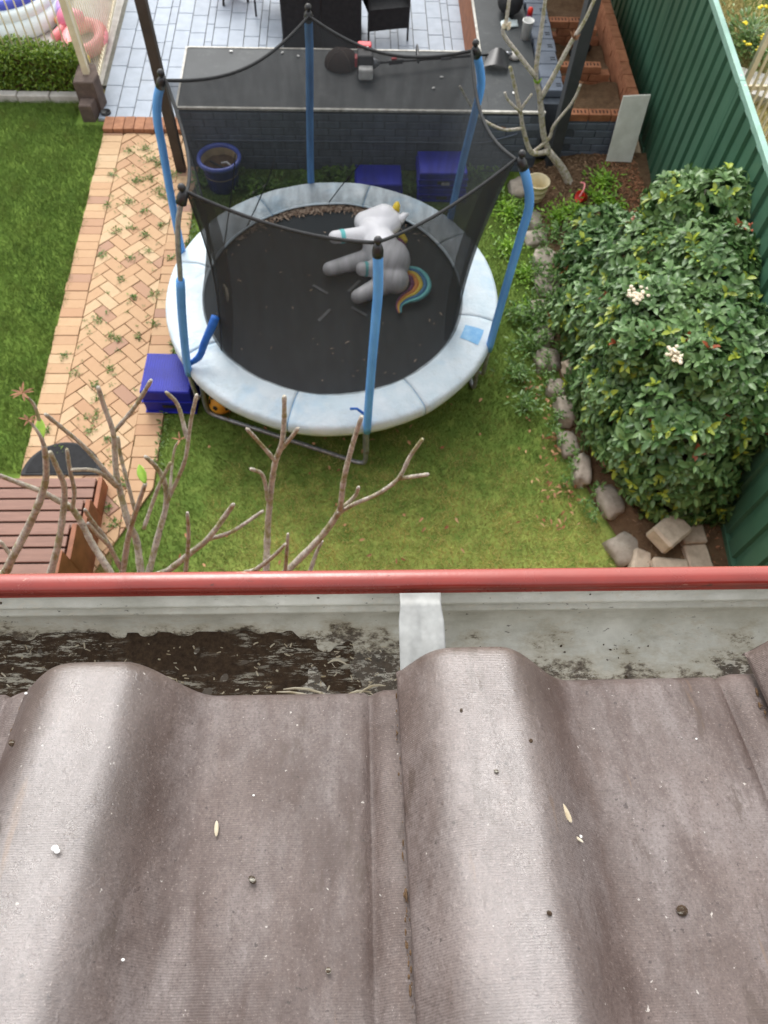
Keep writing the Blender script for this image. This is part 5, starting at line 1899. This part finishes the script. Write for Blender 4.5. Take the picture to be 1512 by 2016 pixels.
leaf_obj(fr, (-1.018, 1.375, 3.56), (-1.03, 1.445, 3.59), .015, (.2, -.2, 1), M['green_leaf'])
leaf_obj(fr, (-.749, 1.36, 3.30), (-.775, 1.425, 3.33), .016, (0, -.2, 1), M['green_leaf'])
for tipp, n_, ln in (((-1.03, 1.44, 3.72), 9, .034), ((-1.028, 1.388, 3.65), 6, .025), ((-.675, 1.613, 3.2), 4, .03)):
    for i in range(n_):
        a_ = 2 * math.pi * i / n_ + random.uniform(-.3, .3)
        e_ = Vector(tipp) + Vector((math.cos(a_) * ln, math.sin(a_) * ln, random.uniform(0, .02)))
        leaf_obj(fr, tipp, e_, .0035, (0, 0, 1), M['rosette'], 'bud')

BACK = {
    'T0': [(2.43, 7.02, 0.12), (2.289, 7.08, 0.318), (2.091, 7.100, 0.519)],
    'T1': [(2.091, 7.100, 0.519), (1.994, 7.100, 0.712), (1.906, 7.100, 0.989), (1.856, 7.100, 1.148), (1.785, 7.100, 1.315), (1.755, 7.100, 1.570), (1.740, 7.100, 1.793), (1.720, 7.100, 2.028)],
    'T2': [(1.878, 7.100, 1.096), (1.956, 7.100, 1.332), (2.043, 7.100, 1.635), (2.120, 7.100, 1.830), (2.165, 7.100, 2.036)],
    'T3': [(1.772, 7.050, 1.345), (1.540, 7.050, 1.577), (1.387, 7.050, 1.743), (1.395, 7.050, 1.858), (1.388, 7.050, 2.048)],
    'T4': [(2.077, 7.050, 0.555), (1.900, 7.050, 0.540), (1.765, 7.050, 0.783), (1.685, 7.050, 1.003), (1.527, 7.050, 1.390), (1.498, 7.050, 1.438)],
    'T4b': [(1.685, 7.050, 1.003), (1.728, 7.050, 1.099), (1.768, 7.050, 1.178)],
    'T4c': [(1.675, 7.000, 1.025), (1.537, 7.000, 1.139), (1.487, 7.000, 1.221)],
    'T5': [(1.912, 7.080, 0.511), (2.055, 7.080, 0.678), (2.074, 7.080, 0.827), (2.204, 7.080, 1.084), (2.237, 7.080, 1.271)],
    'T6': [(1.741, 7.00, 0.846), (1.529, 6.950, 0.865), (1.328, 6.950, 0.956), (1.189, 6.950, 1.077), (1.029, 6.950, 1.310)],
}
bt_ = thing('frangipani_tree', (2.43, 7.02, .1), 'small bare frangipani tree in the bed in front of the bench end', 'tree')
for k_, pts in BACK.items():
    sp_ = spline([Vector(p) for p in pts], 5)
    n_ = len(sp_)
    r0, r1 = {'T0': (.05, .038), 'T1': (.034, .016), 'T2': (.026, .014), 'T4': (.03, .014), 'T3': (.022, .015), 'T5': (.02, .012), 'T6': (.016, .011)}.get(k_, (.015, .011))
    rr = [(r0 + (r1 - r0) * i / (n_ - 1)) * (1 + .08 * vnoise(i * .9, ord(k_[-1]), 0)) for i in range(n_)]
    MB().tube(sp_, rr, 10).build('trunk' if k_ == 'T0' else 'branch', M['bark'], bt_, smooth=True)
for tipp, n_, ln, m_ in (((2.06, 7.08, 1.69), 7, .07, 'rosette'), ((2.237, 7.08, 1.271), 5, .03, 'rosette'), ((1.40, 7.03, 1.80), 8, .06, 'petal'), ((1.80, 7.07, 1.27), 6, .06, 'green_leaf'), ((1.529, 6.95, .865), 4, .03, 'rosette')):
    for i in range(n_):
        a_ = 2 * math.pi * i / n_ + random.uniform(-.3, .3)
        e_ = Vector(tipp) + Vector((math.cos(a_) * ln * .7, math.sin(a_) * ln * .5, random.uniform(.2, 1) * ln))
        leaf_obj(bt_, tipp, e_, .01 if m_ != 'petal' else .022, (0, -1, .4), M[m_], 'bud' if m_ == 'rosette' else 'leaf')

# ------------------------------------------------------------------ shrub
shr = thing('viburnum_shrub', (2.6, 4.2, .1), 'big glossy green viburnum shrub filling the garden bed', 'shrub')
BLOBS = [((2.62, 3.42, .60), (.56, .62, .58)), ((2.66, 4.15, .74), (.64, .80, .66)), ((2.80, 4.95, .70), (.62, .66, .62)), ((2.33, 4.0, .40), (.38, .80, .42)), ((2.70, 3.05, .40), (.42, .30, .40)),
         ((2.28, 4.85, .40), (.38, .55, .38)), ((2.95, 5.5, .50), (.40, .42, .44)), ((2.50, 5.55, .3), (.36, .5, .3)), ((2.92, 3.75, 1.0), (.42, .7, .52)), ((2.98, 4.5, 1.08), (.44, .7, .50)), ((3.05, 5.2, 1.02), (.40, .5, .50)), ((3.08, 5.62, .78), (.34, .4, .44))]
for i in range(34):
    c0, r0_ = BLOBS[i % 12]
    d0 = Vector((random.gauss(-.2, 1), random.gauss(0, 1), random.gauss(.5, .8))).normalized()
    s0 = random.uniform(.14, .26)
    BLOBS.append(((min(c0[0] + d0.x * r0_[0] * .95, 3.08), max(3.0, c0[1] + d0.y * r0_[1] * .95), max(.25, c0[2] + d0.z * r0_[2] * .95)), (s0, s0, s0 * .9)))
tips, nor, depth = [], [], []


def inside(p, skip, k=.86):
    for i, (c, r__) in enumerate(BLOBS):
        if i != skip and ((p[0] - c[0]) / r__[0]) ** 2 + ((p[1] - c[1]) / r__[1]) ** 2 + ((p[2] - c[2]) / r__[2]) ** 2 < k * k:
            return True
    return False


for bi, (c, r__) in enumerate(BLOBS):
    cnt = int(1000 * (r__[0] * r__[1] + r__[0] * r__[2] + r__[1] * r__[2]) / 1.1)
    for i in range(cnt):
        d = Vector((random.gauss(0, 1), random.gauss(0, 1), random.gauss(0.25, 1))).normalized()
        k_ = 1 + .16 * vnoise(d.x * 2 + bi * 3, d.y * 2, d.z * 2, 1.6) + .08 * vnoise(d.x, d.y + bi, d.z, 6) - abs(random.gauss(0, .12))
        p = (c[0] + d.x * r__[0] * k_, c[1] + d.y * r__[1] * k_, c[2] + d.z * r__[2] * k_)
        if p[2] < .12 or inside(p, bi, .80) or p[0] > fence_x(p[1]) - .02:
            continue
        tips.append(p)
        nor.append((d.x / r__[0], d.y / r__[1], d.z / r__[2] + .5))
tips, nor = np.array(tips), np.array(nor)
nor /= np.linalg.norm(nor, axis=1, keepdims=True)
PT = []
T_ = len(tips)
tone = lowfreq(tips[:, 0] * 3, tips[:, 1] * 3, 5, 2.0) * .35
ca_, cb_ = np.array(L(68, 104, 54)[:3]), np.array(L(122, 154, 96)[:3])
cy_ = np.array(L(162, 178, 66)[:3])
cr_ = np.array(L(150, 78, 50)[:3])
kind = rng.random(T_)
for li in range(8):
    th = 2 * np.pi * li / 8 * 2.618 + rng.uniform(-.4, .4, T_)
    ref = np.tile(np.array([0.3, 0.2, 1.0]), (T_, 1)) + rng.normal(0, .3, (T_, 3))
    e1 = np.cross(nor, ref)
    e1 /= np.linalg.norm(e1, axis=1, keepdims=True) + 1e-9
    e2 = np.cross(nor, e1)
    lift = .25 + .55 * (li / 8) + rng.normal(0, .12, T_)
    D = (e1 * np.cos(th)[:, None] + e2 * np.sin(th)[:, None]) * np.sqrt(np.maximum(.05, 1 - np.clip(lift, 0, .95) ** 2))[:, None] + nor * lift[:, None]
    ln = rng.uniform(.055, .13, T_) * (1.05 - .45 * li / 8)
    t_ = np.clip(rng.random(T_) + tone, 0, 1)[:, None]
    colr = ca_ * (1 - t_) + cb_ * t_
    young = (kind > .90) & (li >= 4)
    colr[young] = cy_ * rng.uniform(.8, 1.1, young.sum())[:, None]
    red = (kind < .018) & (li >= 4)
    colr[red] = cr_
    colr *= rng.uniform(.82, 1.18, T_)[:, None]
    PT.append(leaves(tips + nor * .004 * li, D, nor, ln, ln * rng.uniform(.42, .55, T_), colr, .16, .22))
V, F, C = merge(PT)
fo = put('foliage', np_mesh('foliage', V, F, C, M['leaf']), None, shr)
fo['kind'] = 'stuff'
for i in range(26):
    c, r__ = BLOBS[i % len(BLOBS)]
    d = Vector((random.gauss(0, 1), random.gauss(0, 1), abs(random.gauss(.4, .7)))).normalized()
    e_ = Vector((c[0] + d.x * r__[0] * .8, c[1] + d.y * r__[1] * .8, max(.2, c[2] + d.z * r__[2] * .8)))
    b0 = Vector((2.65 + random.uniform(-.15, .15), 4.1 + random.uniform(-.9, .9), .1))
    MB().tube(spline([b0, b0.lerp(e_, .5) + Vector((0, 0, .12)), e_], 4), [.016, .014, .012, .011, .010, .009, .007, .006, .004], 6).build('stem', M['bark'], shr, smooth=True)
# dark interior mass of twigs so the crown is dense
for (c, n_, m_) in (((2.24, 4.23, 1.0), 40, 'petal'), ((2.37, 3.56, 1.0), 34, 'petal'), ((3.2, 4.72, 1.3), 40, 'rust_petal')):
    near = tips[(np.abs(tips[:, 0] - c[0]) < .07) & (np.abs(tips[:, 1] - c[1]) < .07)]
    if len(near):
        c = (c[0], c[1], float(near[:, 2].max()) + .07)
    f_ = MB()
    for i in range(n_):
        p = Vector(c) + Vector((random.gauss(0, .034), random.gauss(0, .034), random.gauss(0, .014)))
        f_.ball(p, (.017, .017, .010), 4)
    f_.build('flower_cluster', M[m_], shr, smooth=True)

# ------------------------------------------------------------------ hedge
hg = thing('box_hedge', (-4.3, 8.95, 0), 'clipped box hedge in front of the pool fence', 'hedge')
n = 9000
hx, hy, hz = rng.uniform(-5.6, -3.22, n), rng.uniform(8.74, 9.06, n), rng.uniform(.05, .46, n)
face = rng.random(n)
hz[face < .45] = .46 + rng.normal(0, .02, (face < .45).sum())
m_ = (face >= .45) & (face < .9)
hy[m_] = 8.74 + rng.normal(0, .015, m_.sum())
m2_ = face >= .9
hx[m2_] = -3.22 + rng.normal(0, .015, m2_.sum())
hz += .03 * lowfreq(hx * 4, hy * 4, 3, 2)
P = np.c_[hx, hy, hz]
D = rng.normal(0, 1, (n, 3)) + np.array([0, -.5, .7])
Nn = rng.normal(0, .6, (n, 3)) + np.array([0, -.4, 1])
colr = cols(n, (78, 112, 34), (140, 164, 62))
V, F, C = leaves(P, D, Nn, rng.uniform(.03, .055, n), rng.uniform(.018, .028, n), colr)
fo = put('foliage', np_mesh('foliage', V, F, C, M['leaf']), None, hg)
fo['kind'] = 'stuff'
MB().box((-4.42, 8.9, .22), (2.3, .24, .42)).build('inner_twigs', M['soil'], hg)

# ------------------------------------------------------------------ grass
def lawn_blades(name, label, n, fx, fy, test, ca, cb, cy, h0, h1, z0=0.0, dry=None):
    x_ = rng.uniform(*fx, n)
    y_ = rng.uniform(*fy, n)
    k_ = test(x_, y_)
    x_, y_ = x_[k_], y_[k_]
    n = len(x_)
    ln = lowfreq(x_, y_, 11, 5.0)
    l2 = lowfreq(x_, y_, 21, 14.0)
    h = rng.uniform(h0, h1, n) * (1 + .25 * l2)
    t_ = np.clip(.5 + .5 * ln + rng.normal(0, .25, n), 0, 1)[:, None]
    c = np.array(L(*ca)[:3]) * (1 - t_) + np.array(L(*cb)[:3]) * t_
    if dry is not None:
        dr = np.clip(dry(x_, y_) + .35 * l2 + rng.normal(0, .22, n), 0, 1)[:, None]
        c = c * (1 - dr) + np.array(L(*cy)[:3]) * dr
    c *= rng.uniform(.75, 1.2, n)[:, None]
    V, F, C = blades(x_, y_, np.full(n, z0), h, rng.uniform(.004, .008, n), rng.uniform(.2, 1.1, n), c)
    o = put(name, np_mesh(name, V, F, C, M['blade']), None)
    return tag(o, label, 'grass', kind='stuff')


bex = np.array([p[0] for p in STONE_LINE])
bey = np.array([p[1] for p in STONE_LINE])
lawn_blades('lawn_grass', 'short dense green lawn left of the brick path', 95000, (-4.75, -2.86), (2.9, 8.66),
            lambda x_, y_: (x_ < -2.9 + .05 * lowfreq(y_, y_ * 0, 4, 9) + .02) & ~((x_ > -3.25) & (y_ > 8.2)) & ~((y_ < 3.42) & (x_ < -2.2)),
            (92, 120, 54), (128, 154, 74), (150, 146, 84), .03, .06, dry=lambda x_, y_: np.full_like(x_, -.25))
lawn_blades('yard_grass', 'patchy green and straw coloured grass round the trampoline', 150000, (-2.1, 2.3), (1.6, 7.42),
            lambda x_, y_: (x_ < np.interp(y_, bey, bex) - .06) & (x_ > np.where(y_ < 3.25, -1.74 - .49 * (3.25 - y_), -1.73)),
            (92, 120, 50), (134, 158, 76), (226, 214, 140), .022, .048,
            dry=lambda x_, y_: 1.0 * np.clip((4.1 - y_) / 1.3, 0, 1) * np.clip((x_ + 1.6) / 1.0, .15, 1) - .15)
# taller weeds
def weeds(name, label, spots, par=None):
    PT = []
    for (cx, cy, cz, rad, n_, ln0, ca, cb, hgt) in spots:
        r2 = np.abs(rng.normal(0, .55, n_)) * rad
        th = rng.uniform(0, 2 * np.pi, n_)
        P = np.c_[cx + r2 * np.cos(th), cy + r2 * np.sin(th), cz + rng.random(n_) * hgt]
        D = np.c_[np.cos(th + rng.normal(0, 1, n_)), np.sin(th + rng.normal(0, 1, n_)), rng.uniform(-.1, .9, n_)]
        Nn = np.c_[rng.normal(0, .4, n_), rng.normal(0, .4, n_), np.ones(n_)]
        ln = ln0 * rng.uniform(.6, 1.3, n_)
        PT.append(leaves(P, D, Nn, ln, ln * rng.uniform(.3, .5, n_), cols(n_, ca, cb, .2)))
    V, F, C = merge(PT)
    o = put(name, np_mesh(name, V, F, C, M['leaf']), None)
    return tag(o, label, 'weeds', kind='stuff')


BG0, BG1 = (96, 142, 34), (150, 190, 62)
DG0, DG1 = (76, 112, 52), (120, 154, 80)
spots = []
for (x_, y_, r_, n_) in ((1.72, 6.75, .26, 420), (1.66, 6.2, .2, 240), (1.80, 5.8, .18, 200), (2.2, 6.55, .2, 300), (2.42, 6.6, .22, 260), (2.75, 7.0, .2, 300), (2.68, 6.75, .2, 260), (2.85, 6.7, .16, 140), (1.75, 5.3, .14, 120)):
    spots.append((x_, y_, bed_z(x_, y_) if x_ > 2.0 else .01, r_, n_, .05, BG0, BG1, .07))
for (x_, y_, r_, n_) in ((1.85, 5.15, .22, 320), (2.0, 5.35, .22, 300), (1.72, 4.8, .2, 220), (2.05, 5.7, .2, 220), (1.55, 4.45, .18, 160), (1.6, 4.1, .16, 120), (1.62, 5.2, .15, 120), (2.3, 5.95, .25, 260), (2.15, 6.3, .2, 160)):
    spots.append((x_, y_, .02 if x_ < 2.0 else bed_z(x_, y_), r_, n_, .055, DG0, DG1, .13))
for y_ in np.arange(2.9, 6.7, .13):
    spots.append((bed_edge(y_) - .05 + random.uniform(-.1, .12), y_, .03, .07, 34, .045, DG0, DG1, .14))
weeds('garden_weeds', 'leafy green weeds along the bed edge and between stones', spots)
spots = [(x_, 7.2 + random.uniform(-.18, .18), .0, .16, 70, .06, (84, 120, 40), (120, 156, 62), .09) for x_ in np.arange(-1.7, 1.7, .12)]
weeds('wall_weeds', 'rough weeds growing along the foot of the bench wall', spots)
spots = []
for (x_, y_, r_) in ((-2.38, 7.75, .12), (-2.28, 7.25, .13), (-2.0, 7.3, .12), (-2.2, 7.5, .09), (-2.55, 7.7, .08), (-2.1, 6.95, .06), (-2.35, 6.45, .06), (-2.2, 6.35, .07), (-2.5, 6.4, .05), (-2.05, 6.5, .05), (-2.6, 6.05, .06), (-2.3, 6.0, .05), (-2.15, 6.1, .05), (-2.35, 5.7, .05),
                     (-2.0, 5.5, .07), (-2.2, 5.45, .05), (-2.5, 5.15, .06), (-2.35, 4.95, .045), (-2.27, 4.9, .045), (-2.1, 4.95, .04), (-2.3, 4.55, .055), (-2.42, 4.35, .06), (-2.62, 4.5, .05), (-2.36, 4.2, .05), (-2.35, 4.0, .08), (-2.38, 3.85, .05), (-2.2, 3.75, .04), (-1.95, 5.1, .04), (-1.9, 6.0, .05), (-2.75, 4.7, .05), (-2.66, 6.8, .05), (-2.68, 7.3, .06), (-2.75, 3.85, .05), (-2.6, 3.65, .07), (-2.1, 3.05, .06), (-2.0, 3.3, .05), (-2.03, 2.9, .06), (-2.3, 7.55, .12), (-2.15, 7.05, .12), (-2.4, 7.2, .1), (-1.98, 6.85, .08), (-2.45, 6.85, .08), (-2.25, 6.7, .07)):
    spots.append((x_, y_, .02, r_, int(500 * r_) + 12, .028, (74, 104, 44), (120, 146, 66), .025))
for i in range(60):
    spots.append((random.uniform(-2.65, -1.98), random.uniform(3.2, 7.9), .02, .02, 8, .022, (84, 112, 50), (120, 144, 70), .012))
for y_ in np.arange(3.5, 7.9, .09):
    spots.append((-1.735 + random.uniform(-.01, .02), y_, .01, .03, 12, .04, (74, 104, 44), (110, 136, 60), .03))
weeds('path_weeds', 'small green weeds sprouting from the path joints', spots)

# mulch, chips and litter in the bed and on the lawn
n = 6500
y_ = np.r_[rng.uniform(6.3, 7.44, 4200), rng.uniform(2.3, 6.3, 2300)]
x_ = np.interp(y_, bey, bex) + .1 + rng.random(n) * (3.2 - 2.05)
k_ = x_ < 3.33 - .052 * (7.3 - y_) - .06
x_, y_ = x_[k_], y_[k_]
n = len(x_)
P = np.c_[x_, y_, [bed_z(a_, b_) + random.random() * .012 for a_, b_ in zip(x_, y_)]]
th = rng.uniform(0, 2 * np.pi, n)
D = np.c_[np.cos(th), np.sin(th), rng.normal(0, .25, n)]
Nn = np.c_[rng.normal(0, .5, n), rng.normal(0, .5, n), np.ones(n)]
warm = np.clip((x_ - 2.6) * 2.2, 0, 1)[:, None]
colr = cols(n, (92, 72, 56), (150, 124, 98)) * (1 - warm) + cols(n, (128, 82, 58), (184, 136, 104)) * warm
V, F, C = leaves(P, D, Nn, rng.uniform(.02, .06, n), rng.uniform(.008, .02, n), colr)
tag(put('bark_mulch', np_mesh('bark_mulch', V, F, C, M['chip']), None), 'brown bark mulch covering the garden bed soil', 'mulch', kind='stuff')
n = 150
x_ = np.r_[rng.normal(1.78, .12, 90), rng.uniform(-1.5, 1.6, 60)]
y_ = np.r_[rng.uniform(2.8, 4.4, 90), rng.uniform(2.3, 4.2, 60)]
P = np.c_[x_, y_, np.full(n, .045)]
th = rng.uniform(0, 2 * np.pi, n)
D = np.c_[np.cos(th), np.sin(th), rng.normal(0, .2, n)]
Nn = np.c_[rng.normal(0, .4, n), rng.normal(0, .4, n), np.ones(n)]
V, F, C = leaves(P, D, Nn, rng.uniform(.03, .07, n), rng.uniform(.015, .03, n), cols(n, (150, 96, 70), (196, 158, 120)))
tag(put('fallen_leaves', np_mesh('fallen_leaves', V, F, C, M['dark_leaf']), None), 'fallen reddish leaves scattered on the grass by the bed', 'leaves', kind='stuff')

# neighbour's rough grass and yellow-flowered weeds
n = 26000
x_ = rng.uniform(3.5, 8, n)
y_ = rng.uniform(7.2, 13, n)
c = cols(n, (134, 132, 74), (190, 174, 122), .2)
g = lowfreq(x_, y_, 31, 2.5) > .25
c[g] = cols(int(g.sum()), (92, 120, 52), (130, 148, 76), .2)
V, F, C = blades(x_, y_, np.full(n, -.02), rng.uniform(.06, .16, n), rng.uniform(.008, .016, n), rng.uniform(.3, 1.2, n), c)
tag(put('rough_grass', np_mesh('rough_grass', V, F, C, M['blade']), None), 'dry rough grass in the yard beyond the green fence', 'grass', kind='stuff')
yw = thing('flowering_weed', (5.2, 9.9, 0), 'leafy weed with yellow flowers beyond the green fence', 'plant')
n = 900
r2 = np.abs(rng.normal(0, .24, n))
th = rng.uniform(0, 2 * np.pi, n)
P = np.c_[5.2 + r2 * np.cos(th), 9.9 + 1.6 * r2 * np.sin(th), rng.uniform(0, .3, n)]
D = np.c_[np.cos(th), np.sin(th), rng.uniform(0, 1, n)]
Nn = np.c_[rng.normal(0, .4, n), rng.normal(0, .4, n), np.ones(n)]
V, F, C = leaves(P, D, Nn, rng.uniform(.05, .11, n), rng.uniform(.02, .04, n), cols(n, (84, 118, 58), (128, 154, 84)))
put('foliage', np_mesh('foliage', V, F, C, M['leaf']), None, yw)['kind'] = 'stuff'
for (x_, y_, z_) in ((5.45, 10.3, .35), (5.55, 10.1, .35), (5.05, 9.95, .35), (5.6, 9.95, .3), (5.25, 9.7, .32), (5.0, 9.55, .3), (5.12, 9.45, .3), (5.4, 10.35, .33), (5.38, 9.6, .3)):
    f_ = MB()
    for i in range(6):
        f_.ball((x_ + random.gauss(0, .025), y_ + random.gauss(0, .025), z_ + random.gauss(0, .01)), (.02, .02, .01), 4)
    f_.build('flower', M['yellow_petal'], yw, smooth=True)

for o in SC.objects:
    if o.type == 'MESH' and o.parent is None and o.get('kind') == 'structure':
        o.data.update()
